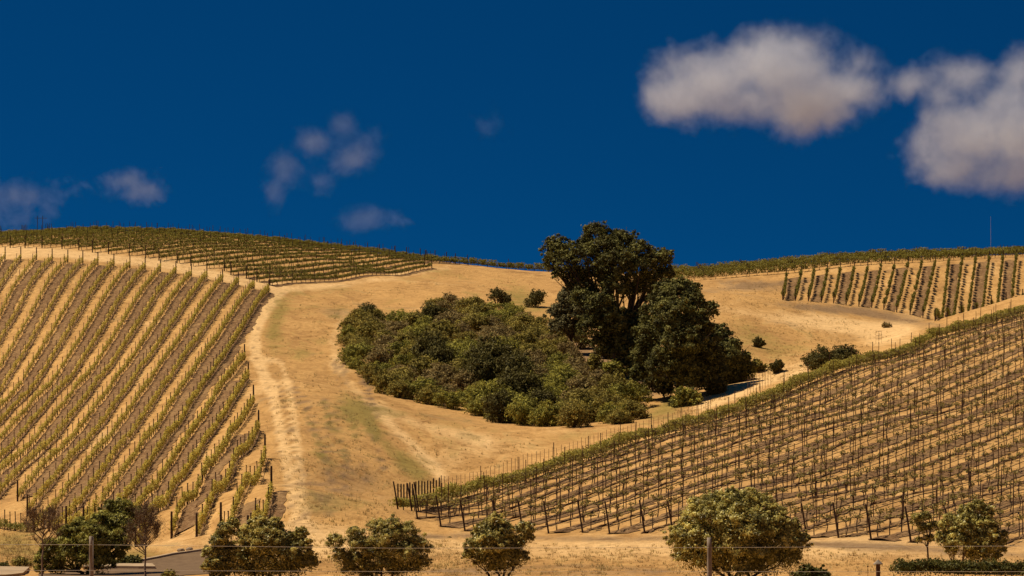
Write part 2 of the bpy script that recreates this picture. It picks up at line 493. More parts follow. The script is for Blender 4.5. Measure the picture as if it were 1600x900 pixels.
DS = np.arange(126.0, 520.0, 0.5)
def hit(px, py, dmin=126.0, default=None):
    """where the sight line through a spot of the photograph meets the land"""
    ds = DS[DS >= dmin]
    x = (px - 800.0) / F * ds; z = (HOR - py) / F * ds
    g = H(x, ds) - z
    idx = np.nonzero(g >= 0)[0]
    i = idx[0] if len(idx) else int(np.argmax(g))
    if i > 0 and len(idx):
        t = g[i-1] / (g[i-1] - g[i] + 1e-9); d = ds[i-1] + t * 0.5
    else: d = ds[i]
    x = (px - 800.0) / F * d
    return np.array([x, d, float(H(x, d))])
def hits(pts, dmin=126.0): return np.array([hit(a, b, dmin) for a, b in pts])

# ground sheet with the colour of its cover
PXV = 800 + F * XX / np.maximum(YY, 1); PYV = HOR - F * ZZ / np.maximum(YY, 1)
def blob(cx_, cy_, rx, ry, ang=0.0, amp=1.0):
    a = math.radians(ang); dx = PXV - cx_; dy = PYV - cy_
    u = (dx * math.cos(a) + dy * math.sin(a)) / rx; v = (-dx * math.sin(a) + dy * math.cos(a)) / ry
    return amp * np.exp(-(u * u + v * v))
def streak(pts, width, amp=1.0):
    pts = np.array(pts, float); best = np.full(PXV.shape, 1e9)
    for a, b in zip(pts[:-1], pts[1:]):
        ab = b - a; t = np.clip(((PXV - a[0]) * ab[0] + (PYV - a[1]) * ab[1]) / (ab @ ab), 0, 1)
        best = np.minimum(best, np.hypot(PXV - a[0] - t * ab[0], PYV - a[1] - t * ab[1]))
    return amp * np.exp(-(best / width) ** 2)
valid = (YY > 120) & (YY < 530)
dust = np.zeros_like(XX); green = np.zeros_like(XX); bare = np.zeros_like(XX)
dust += streak([(-40,392),(100,396),(250,412),(430,450)], 8, 0.8)
dust += streak([(440,455),(418,480),(398,520),(400,560),(425,610),(440,680),(455,760),(470,840)], 9, 0.85)
bare += streak([(446,470),(424,500),(414,540),(432,590),(452,660),(466,740),(478,830)], 2.2, 0.45) + streak([(430,470),(406,505),(396,545),(416,600),(432,670),(446,750),(462,830)], 2.0, 0.4)
dust += streak([(400,560),(440,565),(460,640),(472,740),(480,830)], 6, 0.6)
dust += streak([(440,452),(520,446),(620,432),(700,418)], 6, 0.4)
dust += streak([(540,490),(520,530),(530,580),(570,625),(660,665),(760,690)], 10, 0.4)
dust += streak([(585,640),(640,690),(690,745)], 8, 0.6)
dust += blob(760,700,110,30,-5,0.35) + blob(1290,505,110,13,6,0.8) + blob(1390,520,50,18,-20,0.7)
dust += blob(1130,620,60,10,-20,0.6) + streak([(1100,630),(1200,590),(1250,580)], 12, 0.5)
dust += blob(1150,855,700,22,0,0.55) + blob(560,850,120,25,0,0.4) + blob(1140,450,70,12,0,0.35)
green += blob(428,510,14,42,12,0.75) + blob(445,480,22,14,0,0.4) + blob(470,535,30,12,0,0.3)
green += blob(650,735,40,16,35,0.8) + blob(600,690,60,10,48,0.6) + blob(560,650,50,22,30,0.35)
green += blob(700,428,40,9,8,0.5) + blob(640,435,30,6,0,0.3) + blob(500,455,60,7,-5,0.35) + blob(510,700,22,60,0,0.3)
green += blob(545,640,22,30,0,0.35) + blob(820,470,45,20,30,0.7) + blob(1040,640,40,16,-20,0.9) + blob(1170,520,40,20,20,0.5) + blob(1215,550,60,30,-10,0.45)
green += blob(25,850,60,26,8,0.75) + blob(220,870,45,12,0,0.8) + blob(900,680,60,10,-10,0.35) + blob(870,880,600,8,0,0.2)
for (sx, sy) in [(475,655),(505,650),(525,690),(545,660),(562,640),(540,720),(490,690),(575,665)]:
    green += streak([(sx, sy - 22), (sx + 12, sy + 24)], 3.5, 0.45); bare += streak([(sx, sy - 18), (sx + 12, sy + 20)], 3.0, 0.4)
bare += blob(1220,450,110,9,0,0.5) + blob(1290,482,80,7,5,0.8) + blob(1400,498,70,8,10,0.7) + blob(1160,440,60,6,0,0.45)
bare += blob(530,745,70,35,0,0.4) + blob(490,800,40,22,0,0.4) + blob(720,440,50,8,0,0.25) + blob(1340,430,280,4,-6,0.5)
bare += streak([(640,838),(760,838),(900,842),(1050,842),(1330,852),(1600,868)], 5, 0.6)
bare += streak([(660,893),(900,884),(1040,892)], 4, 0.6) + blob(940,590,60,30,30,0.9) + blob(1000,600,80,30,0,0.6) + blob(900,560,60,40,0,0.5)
bare += blob(1325,545,25,10,0,0.4) + streak([(700,897),(1040,897)], 3, 0.5)
dust += streak([(450,620),(462,700),(470,780),(478,835)], 3, 0.5)
fld = sstep(415, 450, PXV) * (1 - sstep(700, 900, PXV)) * sstep(440, 460, PYV) * (1 - sstep(800, 835, PYV))
green += fld * 0.6 * np.clip(vnoise(XX, YY * 0.45, 5.5, 41) - 0.52, 0, 1) + fld * 0.8 * np.clip(vnoise(XX, YY * 0.3, 1.6, 42) - 0.6, 0, 1)
bare += fld * 0.7 * np.clip(vnoise(XX, YY * 0.5, 3.4, 43) - 0.55, 0, 1) + 0.8 * np.clip(vnoise(XX, YY * 0.6, 7.0, 44) - 0.62, 0, 1)
dust += 0.7 * np.clip(vnoise(XX, YY * 0.5, 6.0, 45) - 0.55, 0, 1)
rq = np.random.default_rng(91)
for k_ in range(46):
    a_ = rq.uniform(440, 660); b_ = rq.uniform(560, 800)
    if a_ > 480 + (b_ - 560) * 0.9 + 60: continue
    L_ = rq.uniform(10, 34); bare += streak([(a_, b_ - L_), (a_ + L_ * 0.5, b_ + L_)], rq.uniform(1.6, 3.2), rq.uniform(0.25, 0.55))
v = np.stack([XX, YY, ZZ], -1).reshape(-1, 3)
ny, nx = XX.shape
i = np.arange(ny - 1)[:, None] * nx; j = np.arange(nx - 1)[None]
q = np.stack([i + j, i + j + 1, i + nx + j + 1, i + nx + j], -1).reshape(-1, 4)
gm = new_mesh('ground', v, q, None, [M['ground']], smooth=True)
for nm, arr in (('dust', dust), ('green', green), ('bare', bare)):
    a = gm.attributes.new(nm, 'FLOAT', 'POINT')
    a.data.foreach_set('value', (np.where(valid, arr, 0) + 0.0).astype(np.float32).ravel())
go = bpy.data.objects.new('ground', gm); C.objects.link(go); tag(go, kind='structure')

def resample(pts, step):
    pts = np.asarray(pts, float)
    s = np.concatenate([[0], np.cumsum(np.linalg.norm(np.diff(pts[:, :2], axis=0), axis=1))])
    n = max(2, int(s[-1] / step) + 1)
    t = np.linspace(0, s[-1], n)
    return np.stack([np.interp(t, s, pts[:, a]) for a in range(2)], 1), t

def ribbon(mb, A, B, nv=3, off=0.03, mi=0, jit=0.0, r=rng, rough=0.0):
    """sheet draped on the land between two ground polylines of equal length"""
    A = np.asarray(A)[:, :2]; B = np.asarray(B)[:, :2]; n = len(A)
    t = np.linspace(0, 1, nv + 1)
    P = A[:, None] * (1 - t)[None, :, None] + B[:, None] * t[None, :, None]
    if jit:
        P[:, 0] += r.normal(size=(n, 2)) * jit; P[:, -1] += r.normal(size=(n, 2)) * jit
    Z = H(P[..., 0], P[..., 1]) + off
    if rough:
        e = np.ones(nv + 1); e[0] = e[-1] = 0.0
        Z = Z + r.uniform(0, rough, Z.shape) * e
    V = np.concatenate([P, Z[..., None]], -1).reshape(-1, 3)
    i = np.arange(n - 1)[:, None] * (nv + 1); j = np.arange(nv)[None]
    mb.add(V, np.stack([i + j, i + j + 1, i + nv + 2 + j, i + nv + 1 + j], -1).reshape(-1, 4), None, mi)

# ------------------------------------------------------------------ vine rows
PROTO = {}
def post_mesh(kind):
    if kind in PROTO: return PROTO[kind]
    mb = MB()
    if kind == 'thin':      # slim field post with a cross tip
        mb.box((0, 0, 0.72), (0.055, 0.055, 1.44)); mb.box((0, 0, 1.44), (0.085, 0.085, 0.05)); m = M['post']
    elif kind == 'end':     # thick timber end post
        mb.tube([(0, 0, -0.1), (0, 0, 1.0), (0, 0, 1.66)], [0.075, 0.07, 0.065], 8); mb.tube([(0, 0, 1.66), (0, 0, 1.70)], [0.065, 0.03], 8); m = M['post']
    elif kind == 'tall':    # rusty steel post with wire notches
        mb.box((0, 0, 0.98), (0.048, 0.042, 2.16)); 
        for z in (0.55, 0.95, 1.3, 1.65): mb.box((0.0, 0.0, z), (0.085, 0.03, 0.025))
        m = M['steel']
    elif kind == 'anchor':  # leaning timber end post
        mb.tube([(0.02, 0, -0.1), (-0.14, 0, 0.95), (-0.30, 0, 1.88)], [0.056, 0.052, 0.046], 8); mb.tube([(-0.30, 0, 1.88), (-0.307, 0, 1.91)], [0.046, 0.03], 8); m = M['post']
    elif kind == 'hill':
        mb.box((0, 0, 0.80), (0.060, 0.060, 1.64)); mb.box((0, 0, 1.64), (0.085, 0.085, 0.04)); m = M['post']
    PROTO[kind] = mb.mesh('post', [m])
    return PROTO[kind]

def vine_mesh(i, mode):
    """one vine: gnarled trunk, two cordon arms along X, shoots with leaves"""
    key = (mode, i)
    if key in PROTO: return PROTO[key]
    r = np.random.default_rng(100 + i + (50 if mode == 'tall' else 0) + (70 if mode == 'short' else 0))
    mb = MB()
    h = {'young': 0.92, 'tall': 0.85, 'short': 0.8}[mode]
    b = r.normal(size=2) * 0.05
    mb.tube([(0, 0, -0.05), (b[0], b[1], h * 0.5), (0.02, 0, h)], [0.034, 0.027, 0.027], 5, 0)
    mb.tube([(0.07, 0.02, 0), (0.07, 0.02, h + 0.25)], [0.009, 0.009], 4, 0)
    for s in (-1, 1):
        L = r.uniform(0.55, 0.82)
        mb.tube([(0.02, 0, h - 0.05), (s * L * 0.35, 0.02, h + 0.06), (s * L, 0, h + 0.02)], [0.034, 0.028, 0.014], 5, 0)
        ns = {'young': 4, 'tall': 6, 'short': 5}[mode]
        for k in range(ns):
            x = s * L * (k + 0.6) / ns
            sh = {'young': r.uniform(0.08, 0.34), 'tall': r.uniform(0.22, 0.60), 'short': r.uniform(0.3, 0.7)}[mode]
            if mode == 'young' and r.random() < 0.22: continue
            top = np.array([x + r.normal() * 0.06, r.normal() * 0.08, h + sh])
            mb.tube([(x, 0, h), top], [0.010, 0.005], 3, 0, cap=False)
            n = int({'young': 12, 'tall': 34, 'short': 22}[mode] * (sh / 0.4) ** 0.7)
            t = r.uniform(0.15, 1.05, n)[:, None]
            p = np.array([x, 0, h]) * (1 - t) + top * t + r.normal(size=(n, 3)) * np.array([0.09, 0.11, 0.06])
            nr = r.normal(size=(n, 3)) + np.array([0, 0, 0.9])
            mb.leaves(p, nr, 0.125, 0.9, 1, np.clip(r.normal(0.5, 0.28, n), 0, 1), r)
    PROTO[key] = mb.mesh('vine', [M['bark'], {'young': M['vine_young'], 'tall': M['vine_dark'], 'short': M['vine_dark']}[mode]])
    return PROTO[key]

def in_view(p, pad=40):
    d = p[1]
    if d < 20: return False
    px = 800 + F * p[0] / d; py = HOR - F * p[2] / d
    return -pad < px < 1600 + pad and py < 900 + pad

def canopy(line, h0, h1, width, per_m, leaf, mat, seed, trunk_step=1.6, gap=0.0, hose=True):
    """leaf wall along a ground polyline, relative to its first point, with the trunks under it"""
    r = np.random.default_rng(seed)
    p, t = resample(line, 0.5)
    L = t[-1]; o = np.array([p[0, 0], p[0, 1], float(H(p[0, 0], p[0, 1]))])
    n = int(L * per_m)
    # vines bunch at their own stem
    s = r.uniform(0, L, n)
    stem = np.round(s / trunk_step) * trunk_step
    s = np.clip(s * 0.80 + stem * 0.20 + r.normal(size=n) * 0.12, 0, L)
    x = np.interp(s, t, p[:, 0]); y = np.interp(s, t, p[:, 1])
    vig = 0.72 + 0.5 * vnoise(stem * 3.1, seed * 13.0 + stem * 0, 1.0, seed) + 0.25 * (vnoise(s, s * 0 + seed, 9.0, 5) - 0.5)
    if gap:
        keep = vnoise(stem * 7.7, stem * 0 + seed, 1.0, seed + 2) > gap
        s, x, y, vig, stem = s[keep], x[keep], y[keep], vig[keep], stem[keep]; n = len(s)
    dx = p[-1, 0] - p[0, 0]; dy = p[-1, 1] - p[0, 1]; q = math.hypot(dx, dy); nx_, ny_ = -dy / q, dx / q
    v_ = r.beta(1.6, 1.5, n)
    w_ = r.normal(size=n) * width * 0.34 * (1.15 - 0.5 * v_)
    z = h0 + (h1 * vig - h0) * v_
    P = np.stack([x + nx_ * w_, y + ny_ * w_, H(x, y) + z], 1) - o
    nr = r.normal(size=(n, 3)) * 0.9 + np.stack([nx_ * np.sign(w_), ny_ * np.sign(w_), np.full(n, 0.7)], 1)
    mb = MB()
    mb.leaves(P, nr, leaf, 0.85, 0, np.clip(0.25 + 0.45 * v_ + r.normal(size=n) * 0.2, 0, 1), r)  # leaf colour imitates light: sunlit top, shaded base
    ts = np.arange(0.8, L, trunk_step)
    tx = np.interp(ts, t, p[:, 0]); ty = np.interp(ts, t, p[:, 1]); tz = H(tx, ty)
    for a, b_, c in zip(tx, ty, tz):
        mb.tube([(a - o[0], b_ - o[1], c - o[2] - 0.05), (a - o[0] + r.normal() * 0.05, b_ - o[1], c - o[2] + h0 + 0.25)], [0.04, 0.032], 4, 1, cap=False)
    return mb, o

def hose_part(parent, line, o, h, rad, name='drip_hose', mat='hose'):
    p, t = resample(line, 1.0)
    z = H(p[:, 0], p[:, 1]) + h
    P = np.stack([p[:, 0], p[:, 1], z], 1) - o
    mb = MB(); mb.tube(P, rad, 4)
    return mb.build(name, M[mat], parent)

def vine_row(line, label, group, kind, post_step, h0, h1, width, per_m, leaf, mat, seed, post='thin', endpost='end', gap=0.0, wire=False, dens_end=True):
    mb, o = canopy(line, h0, h1, width, per_m, leaf, mat, seed, gap=gap)
    root = empty('vine_row', o)
    tag(root, label, 'vine row', group)
    mb.build('canopy', [M[mat], M['bark']], root)
    hose_part(root, line, o, 0.42, 0.022)
    p, t = resample(line, 0.5)
    r = np.random.default_rng(seed + 999)
    for s in np.arange(post_step, t[-1] - 0.5, post_step):
        x = np.interp(s, t, p[:, 0]); y = np.interp(s, t, p[:, 1]); z = float(H(x, y))
        if not in_view((x, y, z), 15): continue
        put('post', post_mesh(post), root, (x - o[0], y - o[1], z - o[2]), r.uniform(0, 0.6), rot=(r.normal() * 0.02, r.normal() * 0.02, r.uniform(0, 0.6)), scale=(1, 1, r.uniform(0.94, 1.06)))
    for e in (0, -1):
        x, y = p[e]; z = float(H(x, y))
        if in_view((x, y, z), 15): put('post', post_mesh(endpost), root, (x - o[0], y - o[1], z - o[2]))
    return root

# --- lower left block: parallel rows running down the slope, every second alley tilled
def row_x(k, d): return -31.5 + 2.1 * (k - 17) + 0.018 * (400 - d)
starts = {k: v[0] for k, v in left_keys.items()}
ks = sorted(starts)
d_start = {}; d_end = {}
end_keys = {0:300, 4:230, 8:215, 10:222, 11:232, 12:229, 13:219, 14:209, 15:201, 16:194, 17:188, 18:184, 19:181, 20:181, 21:175, 22:168, 23:160}
for k in range(-14, 24):
    if k < 0: sp = None
    d_start[k] = float(np.interp(k, ks, [left_d(starts[a][0], a) for a in ks])) if k >= 0 else left_d(8, 0) + 0.4 * (-k)
    ek = sorted(end_keys); d_end[k] = float(np.interp(k, ek, [end_keys[a] for a in ek]))
    if k < 0: d_end[k] = 230.0
left_lines = {}
for k in range(-14, 24):
    if d_start[k] - d_end[k] < 6: continue
    ds = np.arange(d_start[k], d_end[k] - 1, -2.0)
    ln = np.array([(row_x(k, d), d) for d in ds])
    # keep only what the photograph can see, and a few metres more
    vis = [i for i, (x, y) in enumerate(ln) if 800 + F * x / y > -120]
    if len(vis) < 4: continue
    ln = ln[:vis[-1] + 1]
    left_lines[k] = ln
G_LEFT = 'vine rows on the lower left slope'
for k, ln in left_lines.items():
    if k <= 17: lab = 'long green vine row with thin posts running down the left slope from the upper track'
    else: lab = 'shorter green vine row on the left slope, starting at the dirt track beside the field'
    if k == 17: lab = 'long vine row on the left slope whose upper end meets the two tracks corner'
    if k == 23: lab = 'shortest vine row on the left slope, lowest beside the dirt track'
    if k == 18: lab = 'vine row starting highest along the dirt track, just below the corner row'
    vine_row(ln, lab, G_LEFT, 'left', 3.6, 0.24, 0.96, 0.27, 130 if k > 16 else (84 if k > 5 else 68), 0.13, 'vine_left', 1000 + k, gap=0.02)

soil = MB()
for k in range(-14, 24, 2):
    a = left_lines.get(k); b = left_lines.get(k + 1)
    if a is None: continue
    if b is None: b = np.array([(row_x(k + 1, d), d) for d in a[:, 1]])
    d0 = min(a[0, 1], b[0, 1]) - 0.8 if b is not None else a[0, 1]; d1 = max(a[-1, 1], b[-1, 1])
    ds = np.arange(d0, d1, -0.7)
    A = np.array([(row_x(k, d) + 0.12, d) for d in ds]); B = np.array([(row_x(k + 1, d) - 0.50 - 0.4 * float(vnoise(d, k * 5.0, 6.0, 31)), d) for d in ds])
    ribbon(soil, A, B, 5, 0.035, jit=0.12, rough=0.10)
# a narrow turned edge at the foot of each remaining row, and right of the corner row
for k in list(range(-13, 24, 2)):
    a = left_lines.get(k)
    if a is None: continue
    ds = np.arange(a[0, 1], a[-1, 1], -0.7)
    wd = 0.9 if k in (17, 23) else 0.22
    wv = wd * (0.7 + 0.6 * vnoise(ds, ds * 0 + k, 3.0, 9))
    A = np.array([(row_x(k, d) - 0.15, d) for d in ds]); B = np.array([(row_x(k, d) + w, d) for d, w in zip(ds, wv)])
    ribbon(soil, A, B, 3, 0.03, jit=0.10, rough=0.07)
tag(soil.build('soil', M['soil']), kind='structure')

# a separate short row above the grass bank at the far left
e_ = hits([(-40, 822), (10, 828), (52, 832)])[:, :2]
vine_row(e_, 'short dark vine row above the green bank at the far left edge', 'vine row above the bank', 'left', 1.3, 0.15, 0.75, 0.6, 120, 0.14, 'vine_dark', 1990, post='thin')

# --- upper left block: rows running up and over the crest, ends stepping along the track
L0 = np.array(W(428, 447, 384)[:2]); R0 = np.array(W(677, 418, 440)[:2])
u = (R0 - L0) / np.linalg.norm(R0 - L0); nrm2 = np.array([-u[1], u[0]])
G_UP = 'vine rows of the upper left vineyard'
soil2 = MB()
lend = [(428,447.5),(404,441),(380,434),(356,429),(332,420),(309,417),(287,413.7),(264,409),(241,406),(217,401),(193,398),(168,397),(147,395),(122,391),(98,389),(75,388.5),(52,388),(28,387.5),(4,386)]
for jx in range(0, 27):
    base = L0 + nrm2 * 2.3 * jx
    if jx < len(lend):
        hp = hit(*lend[jx]); s0 = float((hp[:2] - base) @ u)
    else: s0 = s_prev - 1.0
    s_prev = s0
    s1 = np.linalg.norm(R0 - L0) + min(jx, 3) * 2 + 10 * (jx > 1)
    s1 = {0: 59.5, 1: 62}.get(jx, s1 + 8)
    ln = np.array([base + u * s for s in np.arange(s0, s1 + 1, 2.0)])
    ln = ln[(800 + F * ln[:, 0] / ln[:, 1]) > -90]
    if len(ln) < 4: continue
    lab = 'dense dark green vine row of the upper left vineyard, running up to the crest'
    if jx == 0: lab = 'lowest row of the upper left vineyard, trunks showing above the open field'
    if jx == 1: lab = 'second lowest row of the upper left vineyard, just behind the lowest one'
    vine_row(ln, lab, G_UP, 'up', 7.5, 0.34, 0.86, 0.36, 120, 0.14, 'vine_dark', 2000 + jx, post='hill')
    if jx <= 3:
        A = ln - nrm2 * 1.0; B = ln + nrm2 * 0.1
        pa, _ = resample(A, 0.8); pb, _ = resample(B, 0.8)
        n = min(len(pa), len(pb)); ribbon(soil2, pa[:n], pb[:n], 3, 0.035, jit=0.12, rough=0.06)

# --- rows along the crest to the right and in the saddle
G_R = 'vine rows along the right hand ridge'
for jx in range(7):
    a = np.array(W(1030, 440, 441)[:2]); b = np.array(W(1680, 402, 444)[:2])
    off = np.array([0, 3.1 * jx + 3])
    ln = np.array([a + (b - a) * t + off for t in np.linspace(0, 1, 40)])
    lab = 'dense green vine row stretched along the right ridge against the sky'
    if jx == 0: lab = 'front vine row along the right ridge, lowest and nearest the bare earth'
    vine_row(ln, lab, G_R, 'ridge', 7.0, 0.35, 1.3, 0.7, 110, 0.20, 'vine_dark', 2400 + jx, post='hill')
for jx in range(2):
    a = np.array(W(665, 410, 459)[:2]); b = np.array(W(900, 431, 468)[:2]); off = np.array([0, 3.0 * jx])
    ln = np.array([a + (b - a) * t + off for t in np.linspace(0, 1, 14)])
    vine_row(ln, ['vine row along the saddle skyline between the upper vineyard and the oaks', 'vine row behind the skyline row in the saddle left of the oaks'][jx],
             'vine rows on the saddle skyline', 'ridge', 7.0, 0.25, 1.1, 0.6, 120, 0.20, 'vine_dark', 2500 + jx, post='hill')

# --- small block high on the right: short rows of separate vines, tilled every second alley
tops = [(1229,436),(1252,433),(1272.5,431),(1293,429),(1313,427),(1335,425),(1356,424),(1377,422),(1398,420),(1419.5,418),(1440.5,417),(1461.7,416),(1483,414),(1504,412.5),(1525,411),(1546,409.5),(1567.6,408),(1588.4,407),(1610,406),(1632,406)]
bots = [(1223,469),(1242.5,470),(1263,471),(1283,473),(1302.5,474),(1322,477),(1342,479),(1362,481),(1381,484),(1401,488),(1422,492),(1442,497),(1461,502),(1480,511),(1502,512),(1525,512),(1549,511),(1572,510),(1598,508),(1624,506)]
small = []
for tp, bt in zip(tops, bots):
    a = hit(*tp, dmin=340.0)[:2]; b = hit(*bt, dmin=340.0)[:2]
    if bt[0] > 1470: b = np.array([(bt[0] - 800) / F * 382.0, 382.0])
    small.append((a, b))
for i_, (a, b) in enumerate(small):
    L = np.linalg.norm(b - a); o = np.array([a[0], a[1], float(H(*a))])
    root = empty('vine_row', o)
    lab = 'short vine row of bushy vines in the small block high on the right'
    if i_ == 0: lab = 'leftmost and shortest row of the small vine block high on the right'
    tag(root, lab, 'vine row', 'short vine rows high on the right')
    ang = math.atan2(b[1] - a[1], b[0] - a[0])
    n = max(4, int(L / 1.5))
    for j_ in range(n):
        t = (j_ + 0.8) / (n + 0.2); p = a + (b - a) * t; z = float(H(*p))
        s = random.uniform(0.75, 1.0)
        put('vine', vine_mesh(j_ % 4 if random.random() < .7 else random.randrange(4), 'tall'), root, (p[0]-o[0], p[1]-o[1], z-o[2]), ang + random.choice((0, math.pi)), scale=(s, 0.9 * s, s * random.uniform(.85, 1.15)))
    for s in np.arange(5, L - 2, 6.0):
        p = a + (b - a) * s / L; z = float(H(*p)); put('post', post_mesh('thin'), root, (p[0]-o[0], p[1]-o[1], z-o[2]), 0.3)
    for p in (a, b): put('post', post_mesh('end'), root, (p[0]-o[0], p[1]-o[1], float(H(*p))-o[2]))
for i_ in range(0, len(small) - 1, 2):
    (a0, b0), (a1, b1) = small[i_], small[i_ + 1]
    t = np.linspace(0.0, 1.0, 60)[:, None]
    sh = np.array([0.25, 0])
    ribbon(soil2, a0 + (b0 - a0) * t + sh, a1 + (b1 - a1) * t - sh, 4, 0.04, jit=0.12, rough=0.08)
tag(soil2.build('soil', M['soil']), kind='structure')

# --- near block: rows of young vines on the right, crest row in full leaf
NS = 2.2
fe = [(656,818),(666,830),(684,832),(704,832),(725,833),(746,833),(768,833),(791,833),(815,834),(838,834),(860,834),(902,835),(946,835),(994,836),(1042,836),(1090,837),(1140,838),(1195,839),(1256,841),(1319,843),(1378,846),(1440,849),(1505,853),(1570,857),(1640,861)]
G_NEAR = 'young vine rows on the near slope'
soil_shade3 = MB()
near_lines = []
for r_ in range(0, 26):
    c = -NB_C + NS * r_
    # start of the row where it meets the front edge of the block
    ds = np.arange(140, 345, 1.0)
    xs_ = (c + DX * ds) / DY
    pts = np.stack([xs_, ds], 1)
    z = H(xs_, ds); px = 800 + F * xs_ / ds; py = HOR - F * z / ds
    front = np.interp(px, [600, 656, 700, 860, 1042, 1319, 1570, 1700], [812, 822, 832, 834, 836, 843, 857, 862])
    ok = (py < front) & (px < 1690) & (px > (612 if r_ == 0 else 642)) & (ds > 146)
    if ok.sum() < 4: continue
    pts = pts[ok]
    near_lines.append((r_, pts))
for r_, pts in near_lines:
    p, t = resample(pts, 0.5); L = t[-1]
    if r_ == 0:
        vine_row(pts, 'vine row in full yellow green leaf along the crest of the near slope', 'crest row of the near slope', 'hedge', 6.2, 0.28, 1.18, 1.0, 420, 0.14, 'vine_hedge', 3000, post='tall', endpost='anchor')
        nn = np.array([DY, -DX]); pa, _ = resample(pts, 0.6); ribbon(soil_shade3, pa - nn * 0.3, pa + nn * 1.15, 4, 0.035, jit=0.14, rough=0.09)  # soil-coloured strip painting the dark shadow band below the crest row
        continue
    o = np.array([p[0, 0], p[0, 1], float(H(*p[0]))])
    root = empty('vine_row', o)
    lab = 'row of sparse young vines with tall rusty posts on the near right slope'
    if r_ == 1: lab = 'young vine row directly in front of the leafy crest row on the near slope'
    if r_ == near_lines[-1][0]: lab = 'shortest young vine row in the lower right corner of the near slope'
    tag(root, lab, 'vine row', G_NEAR)
    ang = math.atan2(DY, DX)
    q_ = np.random.default_rng(4000 + r_)
    nposts = 0; nv = 0
    off = q_.uniform(0, 3)
    for s in np.arange(1.2, L, 2.0):
        x = np.interp(s, t, p[:, 0]); y = np.interp(s, t, p[:, 1]); z = float(H(x, y))
        if not in_view((x, y, z), 12): continue
        if q_.random() < 0.08: continue
        nv += 1
        put('vine', vine_mesh(int(q_.integers(0, 8)), 'young'), root, (x-o[0], y-o[1], z-o[2]), ang + (math.pi if q_.random() < .5 else 0) + q_.normal() * 0.05, scale=(q_.uniform(0.85, 1.2), 1.0, q_.uniform(0.8, 1.2)))
    for s in np.arange(4.0 + off, L - 1, 6.6):
        x = np.interp(s, t, p[:, 0]); y = np.interp(s, t, p[:, 1]); z = float(H(x, y))
        if not in_view((x, y, z), 12): continue
        put('post', post_mesh('tall'), root, (x-o[0], y-o[1], z-o[2]), rot=(q_.normal()*0.025, q_.normal()*0.025, ang), scale=(1, 1, q_.uniform(0.92, 1.08)))
    if in_view(o, 30): put('post', post_mesh('anchor'), root, (0, 0, 0), rz=q_.normal() * 0.25)
    hose_part(root, pts, o, 0.45, 0.024)
    hose_part(root, pts, o, 0.98, 0.014, 'cordon_wire', 'steel')
    # earth under the row, wider tilled alley every second row
    pa, _ = resample(pts, 0.6); nn = np.array([DY, -DX])
    wv = (0.10 + 0.2 * vnoise(np.arange(len(pa)) * 0.6, np.zeros(len(pa)) + r_, 3.0, 21))[:, None]
    if r_ % 2 == 0: wv = wv * 0 + 0.95 + 0.5 * vnoise(np.arange(len(pa)) * 0.6, np.zeros(len(pa)) + r_, 5.0, 22)[:, None]
    ribbon(soil_shade3, pa - nn * 0.22, pa + nn * wv, 4, 0.035, jit=0.14, rough=0.09, r=q_)
tag(soil_shade3.build('soil', M['soil']), kind='structure')  # tilled earth, plus the painted shade band along the crest row

# --- line of light grow stakes on the far side of the crest row
stk = MB()
mb = MB(); mb.tube([(0, 0, -0.1), (0, 0, 1.42)], [0.020, 0.018], 5); mb.tube([(0, 0, 1.42), (0, 0, 1.46)], [0.018, 0.008], 5)
stake_m = mb.mesh('stake', [M['stake']])
mb = MB(); mb.tube([(0, 0, -0.1), (0, 0, 1.5)], [0.06, 0.055], 6); mb.tube([(0, 0, 1.5), (0, 0, 1.55)], [0.055, 0.02], 6)
stake_d = mb.mesh('stake', [M['post']])
def stake_row(px0, px1, c, step_px, mesh, label, hs=1.0):
    px = px0; pts = []
    while px < px1:
        d = -c / (DX - DY * (px - 800) / F)
        pts.append(((px - 800) / F * d, d)); px += step_px * random.uniform(0.93, 1.07)
    o = np.array([*pts[0], float(H(*pts[0]))])
    root = empty('stake_row', o); tag(root, label, 'stake row', 'stakes behind the crest row')
    for (x, y) in pts:
        put('stake', mesh, root, (x-o[0], y-o[1], float(H(x, y))-o[2]), rot=(random.gauss(0, .015), random.gauss(0, .015), 0), scale=(1, 1, hs * random.uniform(.93, 1.07)))
    top = MB(); P = np.array([(x-o[0], y-o[1], float(H(x, y))-o[2]+1.2*hs) for x, y in pts]); top.tube(P, 0.008, 3); top.build('wire', M['stake'], root)
stake_row(688, 1010, -90.2, 6.4, stake_m, 'long line of thin pale stakes behind the leafy crest row, below the heart shaped thicket', 1.0)
stake_row(622, 690, -90.0, 4.6, stake_d, 'tight line of short dark stakes at the lower left tip of the near vineyard', 0.85)
stake_row(1014, 1118, -90.4, 7.5, stake_m, 'line of pale stakes behind the crest row right of the thicket', 1.0)
stake_row(1168, 1208, -93, 4.6, stake_m, 'short cluster of thin stakes behind the crest row near the small round bush', 1.15)

